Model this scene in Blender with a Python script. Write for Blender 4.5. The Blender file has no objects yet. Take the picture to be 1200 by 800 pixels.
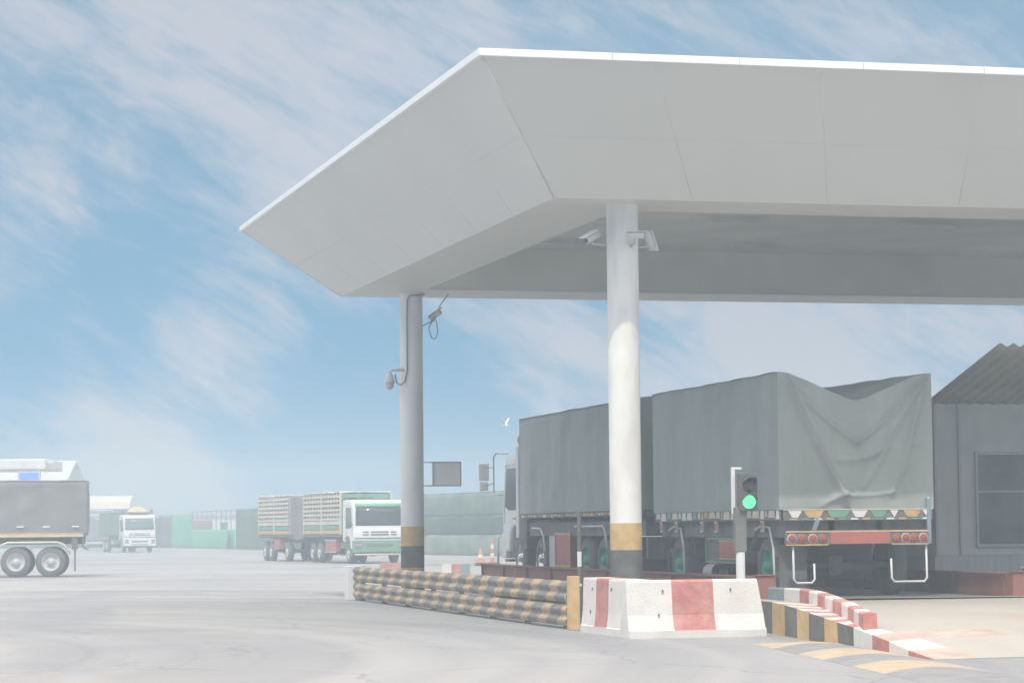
import bpy, math, random
from mathutils import Vector, Matrix, noise
random.seed(7)
R = math.radians
sc = bpy.context.scene
C = bpy.data.collections.new('scene'); sc.collection.children.link(C)

# ------------------------------------------------------------------ camera
# world: +Y runs along the weighbridge lane, +X to the right, camera 1.5 m above the yard
FPX = 3000.0
yaw = math.atan(750/FPX); pit = math.atan(220/FPX); roll = R(.53)
fw = Vector((math.sin(yaw)*math.cos(pit), math.cos(yaw)*math.cos(pit), math.sin(pit)))
r0 = Vector((math.cos(yaw), -math.sin(yaw), 0)); u0 = r0.cross(fw)
rr = r0*math.cos(roll)-u0*math.sin(roll); uu = u0*math.cos(roll)+r0*math.sin(roll)
cd = bpy.data.cameras.new('camera'); cam = bpy.data.objects.new('camera', cd); C.objects.link(cam)
cam.matrix_world = Matrix(((rr.x, uu.x, -fw.x, 0), (rr.y, uu.y, -fw.y, 0), (rr.z, uu.z, -fw.z, 1.5), (0, 0, 0, 1)))
cd.sensor_width = 36; cd.lens = 36*FPX/1200; cd.clip_start = .5; cd.clip_end = 3000
sc.camera = cam

# ------------------------------------------------------------------ light
SUN_EL, SUN_AZ = R(55), R(205)          # azimuth from +Y towards +X: behind the camera, a little to the left
sd = Vector((math.sin(SUN_AZ)*math.cos(SUN_EL), math.cos(SUN_AZ)*math.cos(SUN_EL), math.sin(SUN_EL)))
sl = bpy.data.lights.new('sun', 'SUN'); so = bpy.data.objects.new('sun', sl); C.objects.link(so)
sl.energy = 2.05; sl.angle = R(.6); sl.color = (1, .935, .83)
so.rotation_euler = sd.to_track_quat('Z', 'Y').to_euler()
sc.view_settings.view_transform = 'Standard'; sc.view_settings.look = 'None'
sc.view_settings.gamma = 1; sc.view_settings.exposure = .34
sc.cycles.volume_bounces = 3; sc.cycles.diffuse_bounces = 5

wd = bpy.data.worlds.new('World'); sc.world = wd; wd.use_nodes = True
nt = wd.node_tree; N = nt.nodes; Lk = nt.links
bg = N['Background']; bg.inputs['Strength'].default_value = .10
sky = N.new('ShaderNodeTexSky'); sky.sky_type = 'NISHITA'; sky.sun_disc = False
sky.sun_elevation = SUN_EL; sky.sun_rotation = SUN_AZ; sky.dust_density = .4; sky.ozone_density = 3.0; sky.air_density = 1.0
tc = N.new('ShaderNodeTexCoord')
def vmath(op, a, b=None):
    n = N.new('ShaderNodeVectorMath'); n.operation = op
    for k, v in ((0, a), (1, b)):
        if v is None: continue
        if isinstance(v, (tuple, Vector)): n.inputs[k].default_value = tuple(v)
        else: Lk.new(v, n.inputs[k])
    return n.outputs['Value'] if op in ('DOT_PRODUCT', 'DISTANCE', 'LENGTH') else n.outputs['Vector']
def m_(op, a, b=0.0, c=None, clamp=False):
    n = N.new('ShaderNodeMath'); n.operation = op; n.use_clamp = clamp
    for k, v in ((0, a), (1, b), (2, c)):
        if v is None: continue
        if isinstance(v, (int, float)): n.inputs[k].default_value = v
        else: Lk.new(v, n.inputs[k])
    return n.outputs[0]
d = tc.outputs['Generated']
# streak axes of the cirrus, fixed directions of the sky
e1 = Vector((.84, -.21, -.50)).normalized(); e3 = Vector((yaw, 1, 0)).normalized(); e2 = e3.cross(e1).normalized()
def comb(a, b, c):
    n = N.new('ShaderNodeCombineXYZ')
    for k, v in enumerate((a, b, c)): Lk.new(v, n.inputs[k])
    return n.outputs[0]
def noise_n(vec, scale, detail, dist=0., rough=.5):
    n = N.new('ShaderNodeTexNoise'); n.inputs['Scale'].default_value = scale; n.inputs['Detail'].default_value = detail
    n.inputs['Distortion'].default_value = dist; n.inputs['Roughness'].default_value = rough
    Lk.new(vec, n.inputs['Vector']); return n.outputs['Fac']
s1 = vmath('DOT_PRODUCT', d, tuple(e1)); s2 = vmath('DOT_PRODUCT', d, tuple(e2)); s3 = vmath('DOT_PRODUCT', d, tuple(e3))
st = comb(m_('MULTIPLY', s1, 9.), m_('MULTIPLY', s2, 27.), m_('MULTIPLY', s3, 3.))
fine = noise_n(st, 1.5, 14, .45, .66)
fine2 = noise_n(comb(m_('MULTIPLY', s1, 30.), m_('MULTIPLY', s2, 110.), m_('MULTIPLY', s3, 5.)), 1.5, 10, .3, .6)
soft = noise_n(st, .55, 4, .5, .5)
puff = noise_n(vmath('MULTIPLY', d, (9., 9., 15.)), 1.5, 8, .6, .58)
def bump(px, py, rad, amp):
    v = (fw+rr*((px-600)/FPX)+uu*((400-py)/FPX)).normalized()
    dist = vmath('DISTANCE', d, tuple(v))
    q = m_('DIVIDE', dist, rad); q = m_('MULTIPLY', q, q); q = m_('MULTIPLY', q, -1.)
    return m_('MULTIPLY', m_('EXPONENT', q), amp)
cov = m_('ADD', m_('MULTIPLY', fine, 1.35), m_('MULTIPLY', soft, .6))
cov = m_('ADD', cov, m_('MULTIPLY', puff, .30)); cov = m_('ADD', cov, m_('MULTIPLY', m_('SUBTRACT', fine2, .5), .5))
for b in ((330, 110, .085, .20), (60, 60, .085, .20), (480, 30, .06, .10), (620, 60, .05, .1), (190, 560, .036, .46), (60, 520, .035, .16), (250, 345, .030, .14), (350, 330, .03, .12),
          (80, 400, .045, -.22), (370, 480, .028, -.22), (500, 520, .04, -.3), (400, 550, .03, -.35), (180, 230, .03, -.12), (640, 420, .05, .14), (900, 400, .06, .28), (1050, 200, .08, .2), (1040, 440, .035, .2)):
    cov = m_('ADD', cov, bump(*b))
mr = N.new('ShaderNodeMapRange'); mr.interpolation_type = 'SMOOTHSTEP'
mr.inputs['From Min'].default_value = 1.03; mr.inputs['From Max'].default_value = 1.62
mr.inputs['To Min'].default_value = .03; mr.inputs['To Max'].default_value = .95
hs = N.new('ShaderNodeHueSaturation'); hs.inputs['Saturation'].default_value = 1.1; hs.inputs['Value'].default_value = 1.
tn = N.new('ShaderNodeVectorMath'); tn.operation = 'MULTIPLY'; tn.inputs[1].default_value = (1., 1., .95)
Lk.new(sky.outputs['Color'], tn.inputs[0]); Lk.new(tn.outputs[0], hs.inputs['Color'])
mx = N.new('ShaderNodeMix'); mx.data_type = 'RGBA'
# clear blue of the sky between the clouds, deepest low down, passing into the Sky Texture overhead
szz = N.new('ShaderNodeSeparateXYZ'); Lk.new(d, szz.inputs[0])
def zr(a_, b_):
    n = N.new('ShaderNodeMapRange'); n.inputs['From Min'].default_value = a_; n.inputs['From Max'].default_value = b_; Lk.new(szz.outputs['Z'], n.inputs['Value']); return n.outputs[0]
lo = N.new('ShaderNodeMix'); lo.data_type = 'RGBA'; lo.inputs['A'].default_value = (.35, 2.7, 4.9, 1); lo.inputs['B'].default_value = (1.75, 3.1, 4.4, 1); Lk.new(zr(.03, .2), lo.inputs['Factor'])
hi = N.new('ShaderNodeMix'); hi.data_type = 'RGBA'; Lk.new(zr(.22, .5), hi.inputs['Factor']); Lk.new(lo.outputs['Result'], hi.inputs['A']); Lk.new(hs.outputs['Color'], hi.inputs['B'])
Lk.new(mr.outputs['Result'], mx.inputs['Factor']); Lk.new(hi.outputs['Result'], mx.inputs['A'])
# added bright cloud veil overhead, out of view, to raise the fill light
sz = N.new('ShaderNodeSeparateXYZ'); Lk.new(d, sz.inputs[0])
up = N.new('ShaderNodeMapRange'); up.interpolation_type = 'SMOOTHSTEP'
for k_, v_ in (('From Min', .22), ('From Max', .65), ('To Min', 1.0), ('To Max', 3.1)): up.inputs[k_].default_value = v_
Lk.new(sz.outputs['Z'], up.inputs['Value'])
cc = N.new('ShaderNodeMix'); cc.data_type = 'RGBA'; cc.inputs['A'].default_value = (4.4, 4.6, 5.25, 1); cc.inputs['B'].default_value = (5.5, 5.0, 4.6, 1)
upf = N.new('ShaderNodeMapRange')
for k_, v_ in (('From Min', .22), ('From Max', .6)): upf.inputs[k_].default_value = v_
Lk.new(sz.outputs['Z'], upf.inputs['Value']); Lk.new(upf.outputs[0], cc.inputs['Factor'])
cl = N.new('ShaderNodeVectorMath'); cl.operation = 'SCALE'; Lk.new(cc.outputs['Result'], cl.inputs[0])
Lk.new(up.outputs[0], cl.inputs['Scale']); Lk.new(cl.outputs[0], mx.inputs['B'])
upc = m_('MULTIPLY', m_('SUBTRACT', up.outputs[0], 1.), .4)
cov = m_('ADD', cov, upc); Lk.new(cov, mr.inputs['Value'])
Lk.new(mx.outputs['Result'], bg.inputs['Color'])

# ------------------------------------------------------------------ materials
def mat(name, col, rough=.6, metal=0., var=.12, scale=2.5, dirt=None, dirt_amt=.35, dscale=1.2, bump=0., bscale=40., emit=None, estr=1., stretch=(1, 1, 1), spec=.4):
    m = bpy.data.materials.new(name); m.use_nodes = True; t = m.node_tree; n = t.nodes; l = t.links
    b = n['Principled BSDF']; b.inputs['Roughness'].default_value = rough; b.inputs['Metallic'].default_value = metal
    b.inputs['Specular IOR Level'].default_value = spec
    co = n.new('ShaderNodeTexCoord'); mp = n.new('ShaderNodeMapping'); mp.inputs['Scale'].default_value = stretch
    l.new(co.outputs['Object'], mp.inputs['Vector'])
    a = n.new('ShaderNodeTexNoise'); a.inputs['Scale'].default_value = scale; a.inputs['Detail'].default_value = 6; l.new(mp.outputs[0], a.inputs['Vector'])
    r1 = n.new('ShaderNodeMapRange'); r1.inputs['From Min'].default_value = .3; r1.inputs['From Max'].default_value = .7
    r1.inputs['To Min'].default_value = 1-var; r1.inputs['To Max'].default_value = 1+var; l.new(a.outputs['Fac'], r1.inputs['Value'])
    s = n.new('ShaderNodeVectorMath'); s.operation = 'SCALE'; s.inputs[0].default_value = col; l.new(r1.outputs[0], s.inputs['Scale'])
    out = s.outputs[0]
    if dirt:
        g = n.new('ShaderNodeTexNoise'); g.inputs['Scale'].default_value = dscale; g.inputs['Detail'].default_value = 8; g.inputs['Roughness'].default_value = .65
        l.new(mp.outputs[0], g.inputs['Vector'])
        r2 = n.new('ShaderNodeMapRange'); r2.inputs['From Min'].default_value = .48; r2.inputs['From Max'].default_value = .75; r2.inputs['To Max'].default_value = dirt_amt
        l.new(g.outputs['Fac'], r2.inputs['Value'])
        x = n.new('ShaderNodeMix'); x.data_type = 'RGBA'; l.new(r2.outputs[0], x.inputs['Factor']); l.new(out, x.inputs['A']); x.inputs['B'].default_value = (*dirt, 1)
        out = x.outputs['Result']
    l.new(out, b.inputs['Base Color'])
    if bump:
        bn = n.new('ShaderNodeTexNoise'); bn.inputs['Scale'].default_value = bscale; bn.inputs['Detail'].default_value = 5; l.new(mp.outputs[0], bn.inputs['Vector'])
        bb = n.new('ShaderNodeBump'); bb.inputs['Strength'].default_value = bump; bb.inputs['Distance'].default_value = .02
        l.new(bn.outputs['Fac'], bb.inputs['Height']); l.new(bb.outputs[0], b.inputs['Normal'])
    if emit: b.inputs['Emission Color'].default_value = (*emit, 1); b.inputs['Emission Strength'].default_value = estr
    return m
W = mat('white_paint', (.74, .75, .75), .55, var=.05, dirt=(.42, .40, .36), dirt_amt=.35, dscale=2.2, stretch=(1, 1, .35), bump=.15)
COLW = mat('column_paint', (.80, .80, .78), .6, var=.06, scale=1.2, dirt=(.38, .36, .32), dirt_amt=.45, dscale=1.1, stretch=(1.6, 1.6, .5), bump=.1)
CONCW = mat('barrier_white', (.70, .69, .66), .8, var=.07, scale=6, dirt=(.45, .43, .40), dirt_amt=.45, dscale=3, bump=.4, bscale=30)
CONCR = mat('barrier_red', (.50, .20, .18), .8, var=.16, scale=7, dirt=(.62, .40, .36), dirt_amt=.6, dscale=3, bump=.4, bscale=30)
YEL = mat('yellow_paint', (.60, .41, .19), .7, var=.14, scale=5, dirt=(.30, .25, .18), dirt_amt=.5, dscale=4, bump=.2)
BLK = mat('black_paint', (.12, .12, .12), .7, var=.2, scale=5, dirt=(.22, .21, .2), dirt_amt=.5, dscale=4, bump=.2)
TARP = mat('green_grey_tarpaulin', (.33, .365, .345), .62, var=.12, scale=1.3, dirt=(.44, .44, .42), dirt_amt=.5, dscale=1.6, stretch=(1, 1, .3), bump=.35, bscale=9)
TARPG = mat('grey_tarpaulin', (.24, .24, .25), .6, var=.12, scale=1.3, dirt=(.17, .17, .17), dirt_amt=.4, bump=.3, bscale=8)
CHAS = mat('chassis_steel', (.18, .18, .178), .7, var=.2, scale=4, dirt=(.14, .12, .10), dirt_amt=.5)
RUB = mat('tyre_rubber', (.15, .15, .15), .85, var=.15, dirt=(.13, .12, .11), dirt_amt=.55)
RIMT = mat('turquoise_rim', (.06, .38, .30), .45, var=.15, dirt=(.2, .2, .18), dirt_amt=.4)
RIMW = mat('white_rim', (.62, .62, .60), .45, var=.1, dirt=(.25, .22, .2), dirt_amt=.5)
RED = mat('red_paint', (.48, .14, .12), .5, var=.15, dirt=(.2, .12, .1), dirt_amt=.4)
WINDOW = mat('dusty_window', (.16, .165, .16), .6, var=.25, scale=1.5, dirt=(.3, .3, .28), dirt_amt=.5)
REDLAMP = mat('red_lamp_plastic', (.36, .08, .07), .2, var=.05)
BEAM = mat('rusty_red_steel', (.30, .12, .10), .65, var=.2, scale=1.5, dirt=(.12, .07, .05), dirt_amt=.6, dscale=1)
CABW = mat('cab_white_paint', (.80, .81, .82), .3, var=.03, dirt=(.5, .48, .45), dirt_amt=.25)
GLASS = mat('dark_glass', (.045, .055, .065), .12, var=.05, spec=.8)
GLASSG = mat('windscreen_glass', (.12, .19, .19), .15, var=.25, scale=1.5, spec=.8)
CHROME = mat('dull_chrome', (.62, .63, .64), .25, metal=.8)
MINT = mat('mint_green_paint', (.16, .55, .36), .45, var=.1)
GRN = mat('green_paint', (.18, .36, .26), .5, var=.15, dirt=(.15, .14, .1), dirt_amt=.4)
CREAM = mat('cream_paint', (.66, .60, .52), .6, var=.12, scale=4, dirt=(.35, .28, .22), dirt_amt=.5)
GREY = mat('light_grey_metal', (.55, .56, .57), .45, var=.08)
LAMPC = mat('clear_lamp', (.45, .42, .38), .15)
SOFF = mat('soffit_panel', (.65, .645, .615), .5, var=.025, scale=.5)
SOFFB = mat('soffit_joint', (.58, .58, .57), .6)
FASC = mat('fascia_white', (.84, .85, .85), .4, var=.02)
CEIL = mat('dark_ceiling_sheet', (.68, .675, .64), .7, var=.1, scale=.7)
STEEL = mat('galvanised_steel', (.45, .46, .46), .4, metal=.4)
CABLE = mat('cable_grey', (.25, .25, .25), .6)
ORANGE = mat('cone_orange', (.58, .22, .14), .6)
NETD = mat('dark_green_netting', (.05, .10, .075), .85, var=.25, scale=.6, stretch=(1, 1, .3), bump=.4, bscale=6)
NETM = mat('grey_green_netting', (.14, .20, .165), .85, var=.2, scale=.8, stretch=(1, 1, .3), bump=.4, bscale=6)
NETL = mat('pale_green_netting', (.20, .27, .23), .85, var=.2, scale=.8, stretch=(1, 1, .3), bump=.4, bscale=6)
NETB = mat('brown_netting', (.10, .09, .095), .85, var=.2, scale=.8, stretch=(1, 1, .3), bump=.4, bscale=6)
NETG = mat('bright_green_sheet', (.07, .42, .25), .7, var=.15, scale=.8, dirt=(.2, .5, .35), dirt_amt=.5, bump=.4, bscale=3)
ROOFW = mat('pale_roof_sheet', (.66, .64, .60), .6, var=.04)
WALLG = mat('grey_wall', (.30, .30, .29), .8, var=.06)
WALLD = mat('dark_shed_wall', (.50, .50, .48), .8, var=.08)
WALLL = mat('light_shed_wall', (.42, .43, .42), .7, var=.1, scale=3, stretch=(4, 1, .3))
ROOFC = mat('corrugated_sheet', (.40, .38, .34), .6, var=.12, dirt=(.15, .12, .1))
BLUELED = mat('blue_led_display', (.02, .04, .3), .4, emit=(.12, .25, 1.), estr=1.3)
GREENL = mat('lit_green_lamp', (.02, .4, .2), .3, emit=(.16, .78, .38), estr=1.0)
CONC = mat('ramp_concrete', (.42, .40, .37), .85, var=.08, scale=1.2, dirt=(.30, .23, .17), dirt_amt=.75, dscale=.6, bump=.4, bscale=25, stretch=(1, .35, 1))
KERB = mat('plain_concrete', (.45, .43, .40), .9, var=.12, scale=3, bump=.4)
SIGNM = mat('sign_back', (.85, .82, .82), .5, var=.04)
BIRD = mat('bird_feathers', (.7, .72, .74), .7)
BLUEG = mat('blue_grey_paint', (.22, .30, .34), .6, var=.15, scale=6)
SACK = mat('straw_load', (.62, .52, .28), .9, var=.2)
BLUES = mat('blue_sacks', (.25, .34, .55), .8, var=.3, scale=5)

# ------------------------------------------------------------------ mesh helpers
class M:
    def __init__(s): s.v = []; s.f = []; s.mi = []; s.sm = []
    def add(s, vs, fs, mi=0, sm=False):
        o = len(s.v); s.v += [tuple(v) for v in vs]
        for f in fs: s.f.append(tuple(i+o for i in f)); s.mi.append(mi); s.sm.append(sm)
        return s
    def box(s, x0, x1, y0, y1, z0, z1, mi=0, mt=None):
        vs = [Vector(p) for p in ((x0, y0, z0), (x1, y0, z0), (x1, y1, z0), (x0, y1, z0), (x0, y0, z1), (x1, y0, z1), (x1, y1, z1), (x0, y1, z1))]
        if mt: vs = [mt @ v for v in vs]
        return s.add(vs, [(0, 3, 2, 1), (4, 5, 6, 7), (0, 1, 5, 4), (1, 2, 6, 5), (2, 3, 7, 6), (3, 0, 4, 7)], mi)
    def tube(s, pts, rad, n=8, mi=0, cap=True):
        pts = [Vector(p) for p in pts]; rads = rad if isinstance(rad, (list, tuple)) else [rad]*len(pts)
        vs = []; prev = None
        for i, p in enumerate(pts):
            t = (pts[min(i+1, len(pts)-1)]-pts[max(i-1, 0)]).normalized()
            if prev is None: a = t.orthogonal().normalized()
            else: a = (prev-t*prev.dot(t)).normalized()
            prev = a; b = t.cross(a)
            for k in range(n):
                w = 2*math.pi*k/n; vs.append(p+(a*math.cos(w)+b*math.sin(w))*rads[i])
        fs = []
        for i in range(len(pts)-1):
            for k in range(n): fs.append((i*n+k, i*n+(k+1) % n, (i+1)*n+(k+1) % n, (i+1)*n+k))
        s.add(vs, fs, mi, True)
        if cap:
            o = len(s.v)-len(vs)
            s.f.append(tuple(o+k for k in range(n))[::-1]); s.mi.append(mi); s.sm.append(False)
            s.f.append(tuple(o+(len(pts)-1)*n+k for k in range(n))); s.mi.append(mi); s.sm.append(False)
        return s
    def lathe(s, prof, axis='Z', c=(0, 0, 0), n=24, mi=0, sm=True):   # prof: (radius, h)
        vs = []
        for (r, h) in prof:
            for k in range(n):
                w = 2*math.pi*k/n; a, b = r*math.cos(w), r*math.sin(w)
                p = (a, b, h) if axis == 'Z' else ((h, a, b) if axis == 'X' else (a, h, b))
                vs.append((p[0]+c[0], p[1]+c[1], p[2]+c[2]))
        fs = []
        for i in range(len(prof)-1):
            for k in range(n): fs.append((i*n+k, i*n+(k+1) % n, (i+1)*n+(k+1) % n, (i+1)*n+k))
        return s.add(vs, fs, mi, sm)
    def prism(s, poly, x0, x1, axis='X', mi=0, f=None):      # poly in (y,z) for axis X; (x,z) for axis Y; (x,y) for Z
        n = len(poly)
        def pt(a, b, t): return {'X': (t, a, b), 'Y': (a, t, b), 'Z': (a, b, t)}[axis]
        vs = [pt(a, b, x0) for a, b in poly]+[pt(a, b, x1) for a, b in poly]
        fs = [tuple(range(n))[::-1], tuple(range(n, 2*n))]+[(i, (i+1) % n, n+(i+1) % n, n+i) for i in range(n)]
        return s.add(vs, fs, mi)
    def grid(s, fn, nu, nv, mi=0, sm=True, mf=None):
        vs = [fn(i/nu, j/nv) for j in range(nv+1) for i in range(nu+1)]; o = len(s.v); s.v += [tuple(v) for v in vs]
        for j in range(nv):
            for i in range(nu):
                a = o+j*(nu+1)+i; s.f.append((a, a+1, a+nu+2, a+nu+1)); s.mi.append(mf(i, j) if mf else mi); s.sm.append(sm)
        return s
    def build(s, name, mats, parent=None, bevel=0, loc=None, solid=0, recalc=True):
        me = bpy.data.meshes.new(name); me.from_pydata(s.v, [], s.f)
        for m in (mats if isinstance(mats, (list, tuple)) else [mats]): me.materials.append(m)
        for p, mi, sm in zip(me.polygons, s.mi, s.sm): p.material_index = mi; p.use_smooth = sm
        if recalc:
            import bmesh
            b = bmesh.new(); b.from_mesh(me); bmesh.ops.recalc_face_normals(b, faces=b.faces); b.to_mesh(me); b.free()
        me.update()
        o = bpy.data.objects.new(name, me); C.objects.link(o)
        if parent: o.parent = parent
        if loc: o.location = loc
        if solid: md = o.modifiers.new('thickness', 'SOLIDIFY'); md.thickness = solid; md.offset = 0
        if bevel: md = o.modifiers.new('bevel', 'BEVEL'); md.width = bevel; md.segments = 2; md.limit_method = 'ANGLE'; md.angle_limit = R(35)
        return o
def tag(o, label, cat, group=None):
    o['label'] = label; o['category'] = cat
    if group: o['group'] = group
    return o
def thing(name, label, cat, loc=(0, 0, 0), rz=0, group=None):
    o = bpy.data.objects.new(name, None); C.objects.link(o); o.location = loc; o.rotation_euler = (0, 0, rz); o.empty_display_size = .3
    return tag(o, label, cat, group)
def struct(o, kind='structure'): o['kind'] = kind; return o
def nz(x, y=0., z=0.): return noise.noise(Vector((x, y, z)))

# ------------------------------------------------------------------ ground
gm = bpy.data.materials.new('yard_surface'); gm.use_nodes = True
t = gm.node_tree; n = t.nodes; l = t.links; b = n['Principled BSDF']; b.inputs['Roughness'].default_value = .88; b.inputs['Specular IOR Level'].default_value = .25
co = n.new('ShaderNodeTexCoord')
def gno(scale, stretch, detail=6, dist=0., rot=0.):
    mp = n.new('ShaderNodeMapping'); mp.inputs['Scale'].default_value = stretch; mp.inputs['Rotation'].default_value = (0, 0, rot); l.new(co.outputs['Object'], mp.inputs['Vector'])
    a = n.new('ShaderNodeTexNoise'); a.inputs['Scale'].default_value = scale; a.inputs['Detail'].default_value = detail; a.inputs['Distortion'].default_value = dist; l.new(mp.outputs[0], a.inputs['Vector']); return a.outputs['Fac']
def grange(v, a, b_, c_, d_):
    r = n.new('ShaderNodeMapRange'); r.interpolation_type = 'SMOOTHSTEP'
    for k, q in zip(('From Min', 'From Max', 'To Min', 'To Max'), (a, b_, c_, d_)): r.inputs[k].default_value = q
    l.new(v, r.inputs['Value']); return r.outputs[0]
def gmix(fac, A, B):
    x = n.new('ShaderNodeMix'); x.data_type = 'RGBA'
    l.new(fac, x.inputs['Factor'])
    for k, v in (('A', A), ('B', B)):
        if isinstance(v, tuple): x.inputs[k].default_value = (*v, 1)
        else: l.new(v, x.inputs[k])
    return x.outputs['Result']
# curved tyre wear: rings round a point of the yard, broken up by noise
vd = n.new('ShaderNodeVectorMath'); vd.operation = 'DISTANCE'; l.new(co.outputs['Object'], vd.inputs[0]); vd.inputs[1].default_value = (-14, 34, 0)
cx = n.new('ShaderNodeCombineXYZ'); l.new(vd.outputs['Value'], cx.inputs[0])
gg = n.new('ShaderNodeMath'); gg.operation = 'MULTIPLY'; gg.inputs[1].default_value = .6; l.new(gno(.05, (1, 1, 1), 2), gg.inputs[0]); l.new(gg.outputs[0], cx.inputs[1])
ring = n.new('ShaderNodeTexNoise'); ring.inputs['Scale'].default_value = .55; ring.inputs['Detail'].default_value = 7; ring.inputs['Distortion'].default_value = .25; l.new(cx.outputs[0], ring.inputs['Vector'])
base = gmix(grange(gno(.06, (1, 1, 1), 5, .8), .38, .62, 0, 1), (.250, .262, .290), (.33, .335, .345))
base = gmix(grange(ring.outputs['Fac'], .40, .66, 0, .75), base, (.385, .39, .40))
base = gmix(grange(gno(.16, (1, .4, 1), 6, 1.2, .4), .5, .68, 0, .55), base, (.235, .25, .285))
base = gmix(grange(gno(.5, (1, .25, 1), 8, .4, -.2), .54, .74, 0, .5), base, (.41, .40, .39))
ring2 = n.new('ShaderNodeTexNoise'); ring2.inputs['Scale'].default_value = 3.2; ring2.inputs['Detail'].default_value = 4; ring2.inputs['Distortion'].default_value = .1; l.new(cx.outputs[0], ring2.inputs['Vector'])
mm_ = n.new('ShaderNodeMath'); mm_.operation = 'MULTIPLY'; l.new(grange(ring2.outputs['Fac'], .52, .68, 0, .3), mm_.inputs[0]); l.new(grange(gno(.09, (1, 1, 1), 3), .42, .6, 0, 1), mm_.inputs[1])
base = gmix(mm_.outputs[0], base, (.20, .205, .225))
vo = n.new('ShaderNodeTexVoronoi'); vo.feature = 'DISTANCE_TO_EDGE'; vo.inputs['Scale'].default_value = .22
wv = n.new('ShaderNodeVectorMath'); wv.operation = 'ADD'; wn = n.new('ShaderNodeTexNoise'); wn.inputs['Scale'].default_value = .8; wn.inputs['Detail'].default_value = 5
l.new(co.outputs['Object'], wn.inputs['Vector']); l.new(co.outputs['Object'], wv.inputs[0]); l.new(wn.outputs['Color'], wv.inputs[1]); l.new(wv.outputs[0], vo.inputs['Vector'])
base = gmix(grange(vo.outputs['Distance'], .0, .008, .55, 0), base, (.17, .17, .18))
base = gmix(grange(gno(60, (1, 1, 1), 3), .35, .65, 0, .16), base, (.16, .16, .17))
l.new(base, b.inputs['Base Color'])
bb = n.new('ShaderNodeBump'); bb.inputs['Strength'].default_value = .35; bb.inputs['Distance'].default_value = .01; l.new(gno(45, (1, 1, 1), 4), bb.inputs['Height']); l.new(bb.outputs[0], b.inputs['Normal'])
struct(M().add([(-160, -20, 0), (190, -20, 0), (190, 400, 0), (-160, 400, 0)], [(0, 1, 2, 3)]).build('ground', gm))
SAND = mat('sandy_verge', (.42, .37, .31), .95, var=.2, scale=.5, dirt=(.3, .3, .26), dirt_amt=.6, dscale=.4)
verge = M()
vp = [(-60, 305), (22, 268), (27.1, 256), (30.7, 222), (31.4, 208), (32.5, 158), (34.4, 140), (60, 120), (100, 106)]
for i in range(len(vp)-1):
    (x0, y0), (x1, y1) = vp[i], vp[i+1]
    verge.add([(x0-1.6, y0-2, .004), (x1-1.6, y1-2, .004), (x1+1.5, y1+3, .004), (x0+1.5, y0+3, .004)], [(0, 1, 2, 3)])
struct(verge.build('verge', SAND))

# ------------------------------------------------------------------ canopy over the weighbridge
cn = thing('weighbridge_canopy', 'large white canopy with sloping panelled soffit over the weighbridge, carried on two round columns', 'canopy', (11.2, 45.5, 0))
def rel(o, c): return (o[0]-c[0], o[1]-c[1], o[2])
class MR(M):     # mesh whose input is in world coordinates, stored relative to a thing's base
    def __init__(s, base, rz=0): super().__init__(); s.base = base; s.rz = rz
    def build(s, name, mats, parent=None, **k):
        bx, by = s.base[0], s.base[1]; bz = s.base[2] if len(s.base) > 2 else 0
        k_ = -.017 if (s.base == CB and name != 'column') else 0      # the roof stands a degree askew to the lane
        s.v = [(v[0]-bx+k_*(v[1]-37.2), v[1]-by, v[2]-bz) for v in s.v]
        return super().build(name, mats, parent, **k)
CB = (11.2, 45.5, 0)
Z1, Z0 = 8.30, 6.5
OX0, OX1, OY0, OY1 = 8.42, 31.8, 35.45, 57.45        # outer top edge
RX0, RX1, RY0, RY1 = 9.98, 29.8, 37.22, 53.85       # bottom ring
DX0, DX1, DY0, DY1 = 11.42, 28.2, 38.62, 52.1       # opening of the dark ceiling
m = MR(CB)
o4 = [(OX0, OY0, Z1), (OX1, OY0, Z1), (OX1, OY1, Z1), (OX0, OY1, Z1)]
r4 = [(RX0, RY0, Z0), (RX1, RY0, Z0), (RX1, RY1, Z0), (RX0, RY1, Z0)]
m.add(o4+r4, [(0, 4, 5, 1), (1, 5, 6, 2), (2, 6, 7, 3), (3, 7, 4, 0)])
m.build('sloping_soffit', SOFF, cn)
m = MR(CB)      # flat ring soffit in narrow cladding strips
def strips(x0, x1, y0, y1, along):
    if along == 'X':
        k = max(1, int(round((y1-y0)/.2))); w = (y1-y0)/k
        for i in range(k): m.box(x0, x1, y0+i*w+.004, y0+(i+1)*w-.004, Z0+.002, Z0+.05)
    else:
        k = max(1, int(round((x1-x0)/.2))); w = (x1-x0)/k
        for i in range(k): m.box(x0+i*w+.004, x0+(i+1)*w-.004, y0, y1, Z0+.002, Z0+.05)
strips(RX0+.005, DX0, RY0+.005, RY1-.005, 'X')
strips(DX0+.004, RX1-.005, RY0+.005, DY0, 'X'); strips(DX0+.004, RX1-.005, DY1, RY1-.005, 'X'); strips(DX1, RX1-.005, DY0+.004, DY1-.004, 'X')
m.build('flat_soffit', SOFF, cn)
m = MR(CB)
m.box(RX0+.02, RX1-.02, RY0+.02, RY1-.02, Z0+.9, Z0+.95)
for (x0, x1, y0, y1) in ((DX0-.03, DX0, DY0, DY1), (DX1, DX1+.03, DY0, DY1), (DX0, DX1, DY0-.03, DY0), (DX0, DX1, DY1, DY1+.03)): m.box(x0, x1, y0, y1, Z0+.052, Z0+.9)
m.build('inner_ceiling', CEIL, cn)
for (x, y) in ((12.9, 46.2), (15.6, 46.2), (13.2, 50.2), (16.0, 42.0), (19.5, 46.2), (17.5, 50.2)):
    tb = MR(CB); tb.box(x, x+1.2, y, y+.08, Z0+.80, Z0+.86); tb.build('ceiling_light', GREY, cn)
m = MR(CB)
fh = .10
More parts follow.
